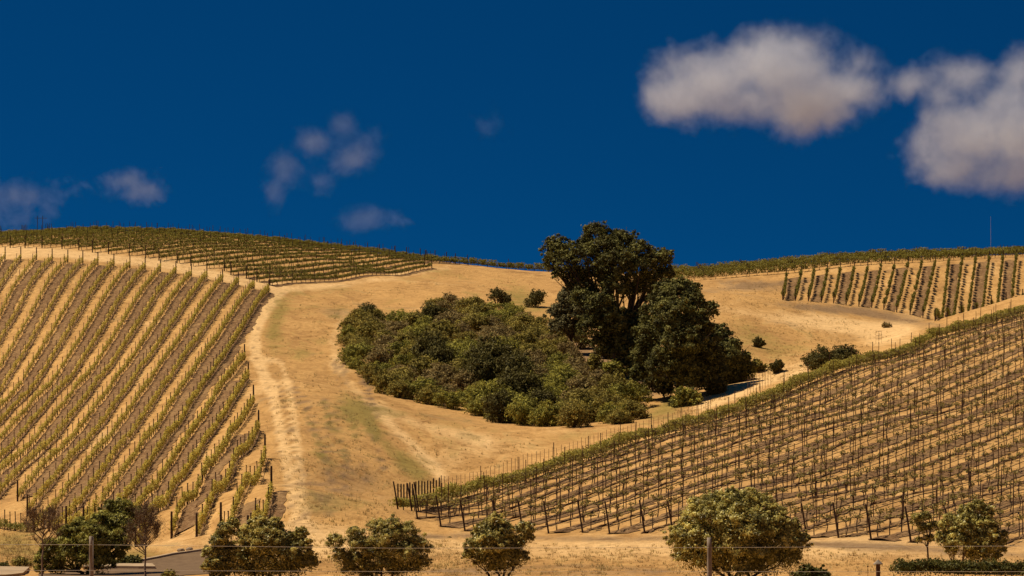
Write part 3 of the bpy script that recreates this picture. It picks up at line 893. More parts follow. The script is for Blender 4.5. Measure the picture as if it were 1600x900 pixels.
# ------------------------------------------------------------------ trees and shrubs
def crown(mb, lobes, count, leaf, aspect, seed, mi=0, outward=1.1, shell=0.55, sub=0.36, ntint=0.5, droop=0.0, fill=0.25, squash=1.0):
    """lobes: (x, y, z, r). Leaves gather in many sub-clumps over each lobe, leaving gaps between them"""
    r = np.random.default_rng(seed)
    lobes = np.array(lobes, float)
    wgt = lobes[:, 3] ** 2; wgt /= wgt.sum()
    for (lx, ly, lz, lr), wg in zip(lobes, wgt):
        nl = int(count * wg)
        ns = max(12, int(14 + 8.0 * (1 / sub) * min(lr, 3) ** 0.5 * 1.6))
        d = r.normal(size=(ns, 3)); d /= np.linalg.norm(d, axis=1)[:, None]
        d[:, 2] = np.where(d[:, 2] < -0.35, -d[:, 2], d[:, 2])
        rad = lr * np.where(r.random(ns) < 0.18, r.uniform(0.98, 1.22, ns), r.uniform(shell, 0.98, ns))
        cc = d * rad[:, None] * np.array([1, 1, squash]) + np.array([lx, ly, lz])
        cr = lr * sub * r.uniform(0.55, 1.2, ns) * np.where(rad > lr, 0.6, 1.0)
        pick = r.integers(0, ns, nl)
        dd = r.normal(size=(nl, 3)); dd /= np.linalg.norm(dd, axis=1)[:, None]
        rr = cr[pick] * np.abs(r.normal(0.62, 0.36, nl))
        p = cc[pick] + dd * rr[:, None] * np.array([1, 1, 0.72])
        stray = r.random(nl) < 0.12            # loose leaves between the clumps, through the whole lobe
        sd_ = r.normal(size=(nl, 3)); sd_ /= np.linalg.norm(sd_, axis=1)[:, None]
        ps = np.array([lx, ly, lz]) + sd_ * (lr * r.uniform(0.35, 1.10, nl))[:, None] * np.array([1, 1, squash])
        p = np.where(stray[:, None], ps, p)
        nr = dd * 0.55 + d[pick] * 0.55 + r.normal(size=(nl, 3)) * 0.8 + np.array([0, 0, 0.45])
        ct = r.uniform(0.0, 0.9, ns)
        ti = np.clip(ct[pick] + 0.18 * dd[:, 2] + r.normal(size=nl) * 0.16, 0, 1)  # lit clump tops and shaded undersides are put into the leaf tint
        mb.leaves(p, nr, leaf, aspect, mi, ti, r)

def shrub_mesh(name, seed, mat, R=2.2, hgt=2.2, n=7600, leaf=0.165):
    r = np.random.default_rng(seed); mb = MB()
    lobes = []
    for k in range(7):
        a = r.uniform(0, 2 * math.pi); q_ = r.uniform(0.15, 0.62) * R
        lr = r.uniform(0.36, 0.52) * R
        lobes.append((math.cos(a) * q_, math.sin(a) * q_, r.uniform(0.15, 0.70) * hgt - lr * 0.15, lr))
    lobes.append((0, 0, hgt * 0.62, R * 0.5))
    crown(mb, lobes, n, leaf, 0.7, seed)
    for k in range(4):
        a = r.uniform(0, 6.28)
        mb.tube([(0, 0, -0.2), (math.cos(a) * R * .25, math.sin(a) * R * .25, hgt * .35), (math.cos(a) * R * .5, math.sin(a) * R * .5, hgt * .6)], [0.07, 0.05, 0.02], 4, 1)
    return mb.mesh(name, [M[mat], M['bark']])

kinds = {
    'olive': ([shrub_mesh('shrub', 50 + k, 'shrub_olive') for k in range(4)], 'rounded dull olive shrub packed in the heart shaped thicket'),
    'green': ([shrub_mesh('shrub', 60 + k, 'shrub_green') for k in range(3)], 'rounded fresher green shrub packed in the heart shaped thicket'),
    'brown': ([shrub_mesh('shrub', 70 + k, 'shrub_brown') for k in range(2)], 'rounded brownish dry shrub packed in the heart shaped thicket'),
    'dark': ([shrub_mesh('shrub', 80 + k, 'shrub_dark', 2.4, 3.2, 9500) for k in range(2)], 'taller dark shrub standing up out of the heart shaped thicket'),
}
heart = np.array([(533,510),(556,496),(590,500),(620,508),(660,492),(690,482),(730,482),(775,494),(830,504),(866,519),(900,560),(940,600),(975,622),(1005,640),(1008,652),(985,662),(930,668),(860,668),(800,664),(740,652),(680,637),(640,630),(600,618),(566,600),(540,580),(530,550)], float)
HW = hits(heart)[:, :2]
def inside(p, poly):
    x, y = p; c = False; n = len(poly)
    for i in range(n):
        x1, y1 = poly[i]; x2, y2 = poly[(i + 1) % n]
        if (y1 > y) != (y2 > y) and x < (x2 - x1) * (y - y1) / (y2 - y1) + x1: c = not c
    return c
def pt_poly_dist(p, poly):
    best = 1e9
    for i in range(len(poly)):
        a = poly[i]; b = poly[(i + 1) % len(poly)]; ab = b - a
        t = np.clip(((p - a) @ ab) / (ab @ ab), 0, 1); best = min(best, np.linalg.norm(p - a - t * ab))
    return best
rs = np.random.default_rng(21)
placed = []
lo, hi = HW.min(0), HW.max(0)
for tries in range(9000):
    p = rs.uniform(lo, hi)
    if not inside(p, HW): continue
    if pt_poly_dist(p, HW) < 0.9: continue
    if any(abs(p[0]-q[0]) < 3 and ((p[0]-q[0])**2 + ((p[1]-q[1])*0.8)**2) < 2.42**2 for q in placed): continue
    placed.append(p)
    if len(placed) >= 285: break
def kind_at(px, py):
    v = vnoise(px, py, 38, 5); w = vnoise(px, py, 22, 6)
    if py < 560 and px > 640 and v > 0.45: return 'brown' if w > 0.45 else 'olive'
    if v > 0.62: return 'brown' if w > 0.5 else 'olive'
    if v < 0.36: return 'green'
    return 'olive' if w < 0.6 else 'green'
for p in placed:
    z = float(H(*p)); px = 800 + F * p[0] / p[1]; py = HOR - F * z / p[1]
    kd = kind_at(px, py)
    s = rs.uniform(0.78, 1.12)
    edge = pt_poly_dist(p, HW)
    if edge < 3: s *= 0.85
    hz = s * rs.uniform(0.78, 1.18)
    if rs.random() < 0.05 and edge > 4: kd = 'dark'
    ms, lab = kinds[kd]
    o = put('shrub', ms[rs.integers(0, len(ms))], None, (p[0], p[1], z - 0.1), scale=(s, s, hz), rot=(0, 0, rs.uniform(0, 6.28)))
    tag(o, lab, 'shrub', 'shrubs of the heart shaped thicket')
# the bigger dark masses inside the thicket
for (px, py, s, hz) in [(672,582,1.25,1.45),(690,590,1.0,1.2),(775,606,1.5,1.7),(800,618,1.3,1.5),(752,612,1.2,1.3),(822,640,1.2,1.35),(576,506,0.95,.85),(785,660,0.9,1.0),(845,655,1.0,1.0)]:
    b = hit(px, py)
    tag(put('shrub', kinds['dark'][0][int(rs.integers(0, 2))], None, (b[0], b[1], b[2] - 0.2), scale=(s, s, hz), rot=(0, 0, rs.uniform(0, 6.28))), kinds['dark'][1], 'shrub', 'shrubs of the heart shaped thicket')
# single bushes on the slope
def bush(px, py, wpx, hpx, mat, label, seed, n=3200, dmin=126.0, leaf=0.2, group=None):
    b = hit(px, py, dmin); s = b[1] / F
    me = shrub_mesh('bush', seed, mat, wpx * s / 2, hpx * s * 0.86, n, leaf)
    o = put('bush', me, None, (b[0], b[1], b[2] - 0.08)); tag(o, label, 'bush', group); return o
bush(778, 478, 50, 34, 'shrub_dark', 'round dark bush on the open slope, left of the pair above the thicket', 301)
bush(838, 480, 46, 34, 'shrub_dark', 'round dark bush on the open slope, right of the pair and nearest the oak', 302)
bush(1183, 543, 28, 20, 'shrub_dark', 'small dark bush at the right edge of the oak shadow', 303)
bush(1216, 582, 32, 24, 'shrub_dark', 'small round dark bush alone on the dry slope right of the oaks', 304)
def bush_behind(px, ytop, d, wpx, mat, label, seed, n):
    x = (px - 800) / F * d; z = float(H(x, d)); top = (HOR - ytop) / F * d
    me = shrub_mesh('bush', seed, mat, wpx * d / F / 2, max(1.2, (top - z) * 0.92), n, 0.16)
    tag(put('bush', me, None, (x, d, z - 0.1)), label, 'bush')
bush_behind(1282, 543, 284, 78, 'shrub_dark', 'wide low domed bush behind the crest row on the right', 305, 12000)
bush_behind(1314, 536, 287, 62, 'shrub_dark', 'right shoulder bush joined to the wide domed bush behind the crest row', 315, 8000)
bush(1068, 635, 66, 30, 'shrub_green', 'low green bush at the foot of the right hand oak', 306, 5000)
bush(1160, 596, 60, 34, 'shrub_green', 'spreading green bush at the right foot of the oaks', 307, 6000)
bush(1040, 622, 46, 34, 'shrub_dark', 'dark bush left of the low green one, under the broad right hand oak', 320, 4500)
bush(1095, 608, 50, 36, 'shrub_dark', 'dark bush tucked under the right edge of the broad oak', 321, 4500)
bush(1183, 580, 34, 24, 'shrub_olive', 'olive bush just right of the spreading green one beside the oaks', 318, 3500)
bush(1120, 616, 54, 28, 'shrub_dark', 'dark low bush between the green bush and the right foot of the oaks', 319, 5000)
bush(1385, 512, 22, 8, 'shrub_brown', 'tiny dry weed clump on the pale track below the small vine block', 308, 800)
bush(960, 612, 60, 34, 'shrub_olive', 'olive bush between the thicket and the oak trunks', 309, 4200)
bush(985, 580, 46, 50, 'shrub_dark', 'dark upright bush under the gap between the two big oaks', 310, 4200)
bush(905, 545, 46, 34, 'shrub_olive', 'olive bush under the pale grey oak', 311, 3000)
bush(930, 582, 50, 34, 'shrub_olive', 'olive bush filling the corner where thicket and grove meet', 312, 4500)
bush(962, 592, 44, 36, 'shrub_green', 'green bush below the foot of the tallest oak', 313, 4500)
bush(990, 624, 50, 34, 'shrub_olive', 'olive bush at the lower right tip of the thicket, before the grove', 314, 4500)
bush(1018, 612, 44, 38, 'shrub_dark', 'dark bush in front of the broad right hand oak, at its left foot', 316, 4500)
bush(945, 560, 44, 30, 'shrub_dark', 'dark low bush right beside the trunk of the tallest oak', 317, 4000)

def limbs(mb, base, lobes, r0, mi=1, fork=0.35, seed=0, jit=0.06):
    r = np.random.default_rng(seed); base = np.array(base, float)
    lobes = np.array(lobes, float)
    cen = lobes[:, :3].mean(0)
    f = base + (cen - base) * fork
    mb.tube([base - np.array([0, 0, 0.3]), base * 0.5 + f * 0.5 + r.normal(size=3) * jit * 2 * np.array([1, 1, 0.2]), f], [r0, r0 * 0.78, r0 * 0.62], 8, mi)
    for L in lobes:
        e = L[:3]; m1 = f * 0.55 + e * 0.45 + r.normal(size=3) * jit * np.linalg.norm(e - f); 
        mb.tube([f - (e - f) * 0.03, m1, e], [r0 * 0.5, r0 * 0.3, r0 * 0.12], 6, mi)
        for k in range(3):
            e2 = e + r.normal(size=3) * L[3] * 0.6; mb.tube([m1, (m1 + e2) / 2 + r.normal(size=3) * 0.1 * L[3], e2], [r0 * 0.2, r0 * 0.12, r0 * 0.04], 4, mi, cap=False)

def tree(name, label, cat, base_px, lobes_px, leafmat, barkmat, count, leaf, aspect, r0, seed, dmin=126.0, depth=None, group=None, fork=0.35, sub=0.34, yfac=1.0, squash=1.0, stems=1, base=None, shell=0.55):
    """lobes as (px, py, radius px, depth offset m) around the foot of the tree; trunk and crown are separate parts"""
    b = hit(*base_px, dmin) if base is None else np.array(base, float)
    d = b[1]; s = d / F
    lobes = []
    r = np.random.default_rng(seed)
    for (px, py, rp, dy) in lobes_px:
        dd = d + dy
        x, y, z = W(px, py, dd)
        lobes.append((x - b[0], y - b[1], z - b[2], rp * s * (1.1 if name == 'broadleaf_tree' else 1.0)))
    root = empty(name, b); tag(root, label, cat, group)
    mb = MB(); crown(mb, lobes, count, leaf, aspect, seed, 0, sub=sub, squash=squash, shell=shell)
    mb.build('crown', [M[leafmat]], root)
    mb = MB()
    if stems == 1: limbs(mb, (0, 0, 0), lobes, r0, 0, fork, seed)
    else:
        la = np.array(lobes); order = np.argsort(la[:, 0])
        for k, idx in enumerate(np.array_split(order, stems)):
            limbs(mb, ((k - (stems - 1) / 2) * 0.28, r.normal() * 0.12, 0), la[idx], r0, 0, fork, seed + k)
    mb.build('trunk', [M[barkmat]], root)
    return root

tree('oak_tree', 'tallest dark oak with spreading crown standing against the sky', 'tree', (968, 578),
     [(873,394,24,0),(858,412,12,1),(886,408,20,-2),(873,430,11,0),(899,434,18,1),(916,404,23,-3),(930,372,24,0),(912,385,14,2),(945,392,24,-3),(975,386,25,0),(965,372,14,2),(1000,398,22,-2),(1028,410,22,0),(1040,402,13,1),(1038,432,16,0),
      (960,418,30,-4),(1000,424,24,-3),(925,440,28,-1),(960,450,26,-4),(1010,450,22,0),(1032,455,14,1),(940,480,26,-5),(912,468,22,-3),(955,505,28,-5),(925,515,24,-4),(895,450,12,0),(985,455,14,-2),(975,505,24,-3),(985,535,24,-2),(965,545,20,-3),(1000,505,20,0),(940,535,16,-3)],
     'oak', 'bark', 150000, 0.20, 0.75, 0.55, 401, fork=0.3, sub=0.27, shell=0.6)
tree('oak_tree', 'broad dark oak lower on the right with a rounded crown reaching the ground', 'tree', (1062, 618),
     [(1062,466,30,0),(1040,455,18,2),(1086,476,18,-2),(1108,486,16,0),(1080,456,16,1),(1030,490,28,-1),(1050,500,34,-4),(1088,512,27,-3),(1020,525,28,-2),(1060,540,36,-5),(1096,548,30,-3),(1010,558,24,-1),(1040,575,30,-4),(1075,585,30,-4),(1110,575,26,-2),(1000,585,16,0)],
     'oak', 'bark', 125000, 0.20, 0.75, 0.5, 402, fork=0.25, sub=0.27, shell=0.6)
tree('oak_tree', 'lower rounded oak at the right edge of the oak grove', 'tree', (1120, 600),
     [(1118,535,26,0),(1140,545,20,-1),(1128,565,28,-3),(1150,568,18,0),(1105,560,22,-3),(1120,588,24,-3),(1098,590,18,0),(1160,560,12,0),(1168,578,14,0),(1140,592,16,-1)],
     'oak', 'bark', 56000, 0.21, 0.75, 0.35, 403, fork=0.25, sub=0.32)
tree('oak_tree', 'pale grey green oak with bare leaning trunk at the left foot of the grove', 'tree', (894, 552),
     [(888,478,22,0),(870,492,16,0),(905,490,18,-1),(880,510,16,-1),(900,515,16,0),(868,512,11,0),(915,505,12,0),(885,462,13,1)],
     'oak_pale', 'bark', 20000, 0.26, 0.7, 0.28, 404, fork=0.4, sub=0.30)
tree('oak_tree', 'dark young oak between the tallest oak and the broad right hand one', 'tree', (1000, 590),
     [(1000,520,22,0),(985,545,22,-1),(1010,548,20,0),(975,525,16,0),(995,570,20,-1)],
     'oak', 'bark', 26000, 0.26, 0.75, 0.28, 405, fork=0.3, sub=0.32)

# --- foreground trees along the road
tree('broadleaf_tree', 'narrow leaning dark leafy tree at the edge of the asphalt, left of its wider neighbour', 'tree', (344, 903),
     [(352,830,13,0),(364,820,9,0),(342,848,14,0),(330,866,12,0),(352,862,17,.2),(336,884,15,-.2),(356,884,15,0),(324,886,8,0),(344,894,14,0)],
     'front_leaf', 'bark', 32000, 0.125, 0.5, 0.07, 501, fork=0.2, sub=0.30, stems=2)
tree('broadleaf_tree', 'wide leafy multi stemmed tree right of the narrow leaning one', 'tree', (415, 904),
     [(408,826,17,0),(430,822,12,0),(386,842,18,0),(420,846,24,-.4),(446,846,16,0),(470,836,11,0),(468,860,20,0),(440,872,26,-.4),(398,872,22,0),(376,868,13,0),(484,878,13,0),(460,886,18,0),(375,890,12,0),(420,890,18,-.3),(398,892,14,0)],
     'front_leaf', 'bark', 84000, 0.12, 0.5, 0.08, 502, fork=0.2, sub=0.28, stems=4)
tree('broadleaf_tree', 'wide leafy tree with feathery left side near the middle of the verge', 'tree', (596, 905),
     [(524,848,13,0),(532,872,14,0),(556,838,14,0),(566,858,20,0),(590,828,16,0),(614,826,16,0),(602,850,24,-.4),(634,836,18,0),(648,856,20,0),(628,872,26,-.4),(588,880,24,0),(556,882,16,0),(662,880,11,0),(545,890,12,0),(620,890,16,-.2),(575,893,14,0),(645,888,12,0)],
     'front_leaf', 'bark', 84000, 0.115, 0.36, 0.08, 503, fork=0.2, sub=0.28, stems=3)
tree('broadleaf_tree', 'small leafy tree with a side tuft of leaves on its right, below the vineyard corner', 'tree', (780, 904),
     [(772,822,16,0),(756,836,16,0),(786,832,16,0),(742,856,16,0),(768,852,22,-.4),(796,854,20,0),(820,828,13,0),(826,840,8,0),(812,846,10,0),(732,868,9,0),(760,876,18,0),(790,878,19,0),(812,872,13,0),(775,886,12,0)],
     'front_leaf', 'bark', 56000, 0.125, 0.5, 0.07, 504, fork=0.2, sub=0.28, stems=4)
tree('broadleaf_tree', 'largest round leafy tree with pale sunlit leaves behind the weathered fence post', 'tree', (1150, 908),
     [(1096,798,22,0),(1118,788,18,.3),(1140,790,24,0),(1168,790,22,0),(1192,792,20,0),(1212,806,18,0),(1082,816,22,0),(1116,820,32,-.6),(1158,822,36,-.8),(1200,826,28,-.4),(1232,830,20,0),(1062,842,20,0),(1090,848,30,-.5),(1134,854,36,-.9),(1180,856,36,-.8),(1224,856,26,-.4),(1250,848,16,0),(1076,868,22,0),(1110,878,26,-.4),(1156,882,26,-.5),(1200,882,26,-.4),(1234,874,18,0)],
     'front_bright', 'bark', 150000, 0.125, 0.5, 0.10, 505, fork=0.2, sub=0.25, stems=5)
tree('broadleaf_tree', 'round leafy tree with pale stems showing, on the far right of the verge', 'tree', (1504, 896),
     [(1526,796,14,0),(1510,802,12,0),(1544,800,10,0),(1484,820,16,0),(1508,824,20,-.3),(1536,826,20,-.3),(1476,842,14,0),(1500,848,20,-.3),(1530,852,24,-.5),(1558,842,15,0),(1546,868,15,0),(1520,866,13,0),(1486,860,9,0),(1564,858,8,0)],
     'front_bright', 'palebark', 56000, 0.125, 0.5, 0.07, 506, fork=0.25, sub=0.27, stems=4)
tree('broadleaf_tree', 'spindly leaning thin tree beside the far right leafy tree', 'tree', (1456, 894),
     [(1432,812,9,0),(1446,808,8,0),(1440,826,10,0),(1456,824,9,0),(1452,842,7,0),(1436,844,5,0)],
     'front_leaf', 'bark', 4200, 0.13, 0.45, 0.06, 507, fork=0.55, sub=0.36)
tree('evergreen_tree', 'big dark feathery evergreen behind the two bare trees on the left', 'tree', (130, 898),
     [(192,798,18,2),(172,794,13,2),(212,806,13,2),(160,818,20,1),(188,824,22,1),(128,832,22,0),(104,838,18,0),(148,846,28,-.5),(180,850,22,0),(84,858,18,0),(112,864,26,-.4),(150,874,26,-.4),(66,876,14,0),(90,886,16,0),(186,868,10,0),(62,890,8,0)],
     'pine_leaf', 'bark', 60000, 0.20, 0.28, 0.14, 508, fork=0.15, sub=0.32, stems=2)

def bare_tree(base_px, top_px, spread_px, label, seed, n=26, twigs=260, r0=0.055, low=0.35, fuzz=0.0):
    b = hit(*base_px); s = b[1] / F; r = np.random.default_rng(seed)
    root = empty('bare_tree', b); tag(root, label, 'tree', None)
    Ht = (base_px[1] - top_px[1]) * s; dx = (top_px[0] - base_px[0]) * s; sp = spread_px * s
    tr = MB(); path = [np.array([dx * t + r.normal() * 0.03, r.normal() * 0.03, Ht * t]) for t in np.linspace(0, 1, 8)]
    path[0][:] = (0, 0, -0.2)
    tr.tube(path, np.linspace(r0, 0.012, 8), 7)
    tr.build('trunk', [M['palebark']], root)
    cr = MB(); ends = []
    for k in range(n):
        t = low + (1 - low) * (k + 0.5) / n * 0.85
        i0 = t * 7; a = path[int(i0)] * (1 - i0 % 1) + path[min(7, int(i0) + 1)] * (i0 % 1)
        th = r.uniform(0, 6.28); L = sp * (1.15 - 0.75 * (t - low) / (1 - low)) * r.uniform(0.6, 1.0)
        e = a + np.array([math.cos(th) * L, math.sin(th) * L, L * r.uniform(0.7, 1.3)])
        e[2] = min(e[2], Ht * 1.02)
        m_ = (a + e) / 2 + np.array([0, 0, -0.08 * L])
        cr.tube([a, m_, e], [0.022, 0.014, 0.006], 4, 0, cap=False, tint=r.uniform(.4, 1)); ends.append((a, m_, e))
    for k in range(twigs):
        a, m_, e = ends[r.integers(0, n)]; t = r.uniform(0.25, 1)
        p = m_ * (1 - t) + e * t if t > 0.3 else a * .4 + m_ * .6
        q_ = p + r.normal(size=3) * 0.26 * sp * 0.5 + np.array([0, 0, 0.22])
        cr.tube([p, (p + q_) / 2 + r.normal(size=3) * 0.03, q_], [0.008, 0.006, 0.003], 3, 0, cap=False, tint=r.uniform(.3, 1))
        if fuzz:
            m = int(fuzz); pp = q_ + r.normal(size=(m, 3)) * 0.16
            cr.leaves(pp, r.normal(size=(m, 3)), 0.09, 0.3, 0, np.clip(r.normal(.4, .25, m), 0, 1), r)
    cr.build('branches', [M['twig']], root)
bare_tree((65, 903), (68, 800), 42, 'bare tree with pale trunk and fan of brown twigs, far left', 601, 34, 1100, low=0.42, fuzz=0)
bare_tree((228, 902), (225, 797), 30, 'bare slender tree with pale trunk standing in front of the asphalt', 602, 30, 1300, low=0.30, fuzz=2)

# low plants, hedge, bushes on the verge
bush(200, 884, 46, 14, 'hedge_leaf', 'low clipped dark bush on the lawn edge behind the kerb', 701, 4500, leaf=0.12)
bush(172, 886, 30, 18, 'hedge_leaf', 'low dark bush under the evergreen beside the clipped one', 702, 2800, leaf=0.12)
bush(8, 886, 24, 10, 'hedge_leaf', 'small low green tuft at the left edge on the grass bank', 703, 900, leaf=0.1)
bush(36, 884, 40, 14, 'shrub_olive', 'grassy low bush left of the evergreen by the pavement', 704, 1600, leaf=0.1)
bush(262, 905, 30, 18, 'shrub_olive', 'low grassy tuft on the verge in front of the asphalt', 705, 1500, leaf=0.1)
bush(1262, 906, 70, 20, 'hedge_leaf', 'low ragged green plant at the foot of the largest round tree', 706, 5000, leaf=0.13)
bush(702, 840, 8, 4, 'shrub_brown', 'tiny dry weed at the front edge of the near vineyard', 707, 250, leaf=0.1)
hp = hits([(1392, 899), (1450, 899), (1520, 899), (1580, 899), (1660, 899)]); hp[:, 1] -= 3.5
mb = MB(); r = np.random.default_rng(77)
hb0 = np.array([hp[0, 0], hp[0, 1], float(H(hp[0, 0], hp[0, 1]))])
pl, tt = resample(hp, 0.35)
lb = []
for (x, y) in pl:
    hh = 0.34 + 0.22 * vnoise(x, 0, 1.2, 4)
    for dy in (-0.4, 0.4): lb.append((x - hb0[0], y - hb0[1] + dy, float(H(x, y)) - hb0[2] + hh, 0.36 + 0.1 * r.random()))
crown(mb, lb, 26000, 0.10, 0.6, 78, sub=0.5, shell=0.3)
tag(mb.build('hedge', [M['hedge_leaf']], None, hb0), 'low dark green hedge along the bottom right edge in front of the leafy tree', 'hedge')

# ------------------------------------------------------------------ dry grass tufts
M['straw'] = foliage_mat('dry_grass_blade', (0.34, 0.20, 0.085), (0.86, 0.60, 0.30), (0.42, 0.33, 0.10), 0.7, 0.3, 0.05, 0.5)
rg = np.random.default_rng(515)
pts = []
def scatter(n, poly, hmin, hmax, dmin=126.0):
    poly = np.array(poly, float); lo_, hi_ = poly.min(0), poly.max(0); c = 0
    while c < n:
        q_ = rg.uniform(lo_, hi_)
        if not inside(q_, poly): continue
        b = hit(q_[0], q_[1], dmin)
        for m_ in range(4):
            pts.append((b[0] + rg.normal() * 0.7, b[1] + rg.normal() * 1.6, rg.uniform(hmin, hmax)))
        c += 1
scatter(420, [(440,470),(700,425),(850,440),(760,480),(540,480),(515,560),(620,640),(860,690),(640,790),(600,830),(440,830),(430,640),(405,560)], 0.10, 0.28)
scatter(420, [(640,846),(1600,872),(1600,897),(660,897)], 0.06, 0.20)
scatter(160, [(0,828),(60,850),(60,885),(0,888)], 0.10, 0.25)
scatter(420, [(1130,450),(1215,440),(1300,490),(1400,530),(1200,600),(1100,640),(1040,655),(1130,560)], 0.10, 0.28)
scatter(200, [(500,840),(700,845),(700,897),(500,897)], 0.08, 0.22)
pts = np.array(pts); nb = 7
P0 = np.repeat(pts, nb, 0); n_ = len(P0)
bx_ = P0[:, 0] + rg.normal(size=n_) * 0.07; by_ = P0[:, 1] + rg.normal(size=n_) * 0.07; bz_ = H(bx_, by_) - 0.01
hh_ = P0[:, 2] * rg.uniform(0.5, 1.1, n_); an = rg.uniform(0, 6.28, n_); w_ = 0.018
dxy = np.stack([np.cos(an), np.sin(an)], 1); lean = rg.normal(size=(n_, 2)) * 0.35 * hh_[:, None]
V = np.stack([np.stack([bx_ - dxy[:, 0] * w_, by_ - dxy[:, 1] * w_, bz_], 1), np.stack([bx_ + dxy[:, 0] * w_, by_ + dxy[:, 1] * w_, bz_], 1), np.stack([bx_ + lean[:, 0], by_ + lean[:, 1], bz_ + hh_], 1)], 1).reshape(-1, 3)
mb = MB(); mb.add(V, None, np.arange(n_ * 3).reshape(-1, 3), 0, np.clip(np.repeat(rg.uniform(0, 1, len(pts)), nb) + rg.normal(size=n_) * 0.1, 0, 1))
tag(mb.build('dry_grass', M['straw']), 'scattered tufts of dry straw coloured grass on the open slope and verge', 'grass', kind='stuff')

# ------------------------------------------------------------------ road, pavements, rocks
def edge(pts, n=40, dmin=126.0):
    h_ = hits(pts, dmin); s = np.linspace(0, len(h_) - 1, n)
    return np.stack([np.interp(s, range(len(h_)), h_[:, a]) for a in range(2)], 1)
rd = MB()
ribbon(rd, edge([(60,897),(150,892),(188,885),(225,876.5),(270,868),(314,862),(360,860)]), edge([(60,915),(150,915),(190,914),(240,908),(290,899),(330,897),(372,893)]), 12, 0.03)
tag(rd.build('road', M['asphalt']), kind='structure')
def slab(A, B, h_, name):
    mb = MB(); n = len(A); P = []
    for base in (A, B):
        for dz in (-0.2, h_): P.append(np.stack([base[:, 0], base[:, 1], H(base[:, 0], base[:, 1]) + dz], 1))
    a0, a1, b0, b1 = P; V = np.vstack([a0, a1, b0, b1]); i = np.arange(n - 1)
    f = lambda p, q: np.stack([p * n + i, p * n + i + 1, q * n + i + 1, q * n + i], 1)
    mb.add(V, np.vstack([f(0, 1), f(1, 3), f(3, 2)]))
    mb.add(V[[0, n, 3*n, 2*n]], [(0, 1, 2, 3)]); mb.add(V[[n-1, 2*n-1, 4*n-1, 3*n-1]], [(0, 3, 2, 1)])
    tag(mb.build(name, M['concrete']), kind='structure')
slab(edge([(130,887),(180,884.5),(215,883.5),(238,885)], 24), edge([(130,890),(180,889),(218,889.5),(243,889.5)], 24), 0.16, 'pavement')
slab(edge([(182,884),(226,875.6),(270,866.8),(316,860.6)], 30), edge([(184,885),(228,876.6),(271,867.8),(316,861.4)], 30), 0.13, 'kerb')
slab(edge([(-40,888.5),(20,889),(46,889.5)], 20), edge([(-40,902),(10,902),(36,899)], 20), 0.13, 'pavement')
for (px, py, wp, hp_, sd, lab) in [(283, 861, 13, 5, 1, 'flat brown rock at the edge of the asphalt, left of the pair'), (296.5, 860, 12, 6, 2, 'rounded pale rock at the edge of the asphalt, right of the pair'), (151, 716, 3, 4, 3, 'small white marker stone between vine rows on the left slope')]:
    b = hit(px, py); s = b[1] / F; r = np.random.default_rng(sd)
    import bmesh
    bm = bmesh.new(); bmesh.ops.create_icosphere(bm, subdivisions=3, radius=1)
    for v_ in bm.verts:
        n_ = 1 + 0.25 * (vnoise(v_.co.x * 2 + sd * 9 + 50, v_.co.y * 2 + 50, 1, sd) - 0.5) + 0.18 * (vnoise(v_.co.z * 4 + 40, v_.co.x * 4 + 40, 1, sd) - 0.5)
        v_.co = v_.co * n_; v_.co.x *= wp * s / 2; v_.co.y *= wp * s / 2.4; v_.co.z *= hp_ * s * 0.62
    me = bpy.data.meshes.new('rock'); bm.to_mesh(me); bm.free(); me.materials.append(M['rock'])
    tag(put('rock', me, None, (b[0], b[1], b[2] + hp_ * s * 0.25)), lab, 'rock')

# ------------------------------------------------------------------ wire fence close to the camera
FD = 60.0
def fx(px, d=FD): return (px - 800) / F * d
fence = empty('wire_fence', (fx(140), FD, float(H(fx(140), FD))))
tag(fence, 'near wire fence of two thin strands on weathered wooden posts across the bottom', 'fence')
def fpost(px, ytop, wid, split=False):
    x = fx(px); zb = float(H(x, FD)); zt = (HOR - ytop) / F * FD
    r = np.random.default_rng(abs(int(px))); mb = MB(); n = 9
    zz = np.linspace(-0.25, zt - zb, n)
    P = np.stack([r.normal(size=n) * 0.004 + np.linspace(0.02, 0, n), r.normal(size=n) * 0.004, zz], 1)
    mb.tube(P, wid * np.linspace(1.1, 0.92, n) * (1 + 0.06 * r.normal(size=n)), 9)
    if split: mb.box((wid * 1.1, -0.01, (zt - zb) * 0.5), (0.02, 0.03, (zt - zb) * 0.98), 0.3)
    mb.build('post', M['weathered'], fence, (x - fence.location.x, 0, zb - fence.location.z), smooth=True)
fpost(142, 838, 0.042, True); fpost(1108, 840, 0.052); fpost(-820, 838, 0.05); fpost(2080, 842, 0.05)
for k, pts in enumerate([[(-820,849),(142,851),(625,856.5),(1108,855.5),(1600,853),(2080,851)], [(-820,893),(142,891),(625,893),(1108,893),(1600,893),(2080,893)]]):
    P = []
    for px in np.arange(-820, 2081, 40):
        py = np.interp(px, [a for a, _ in pts], [b_ for _, b_ in pts])
        P.append((fx(px) - fence.location.x, 0.0 - 0.05, (HOR - py) / F * FD - fence.location.z))
    mb = MB(); mb.tube(P, 0.0034, 4); mb.build('wire', M['wire'], fence)

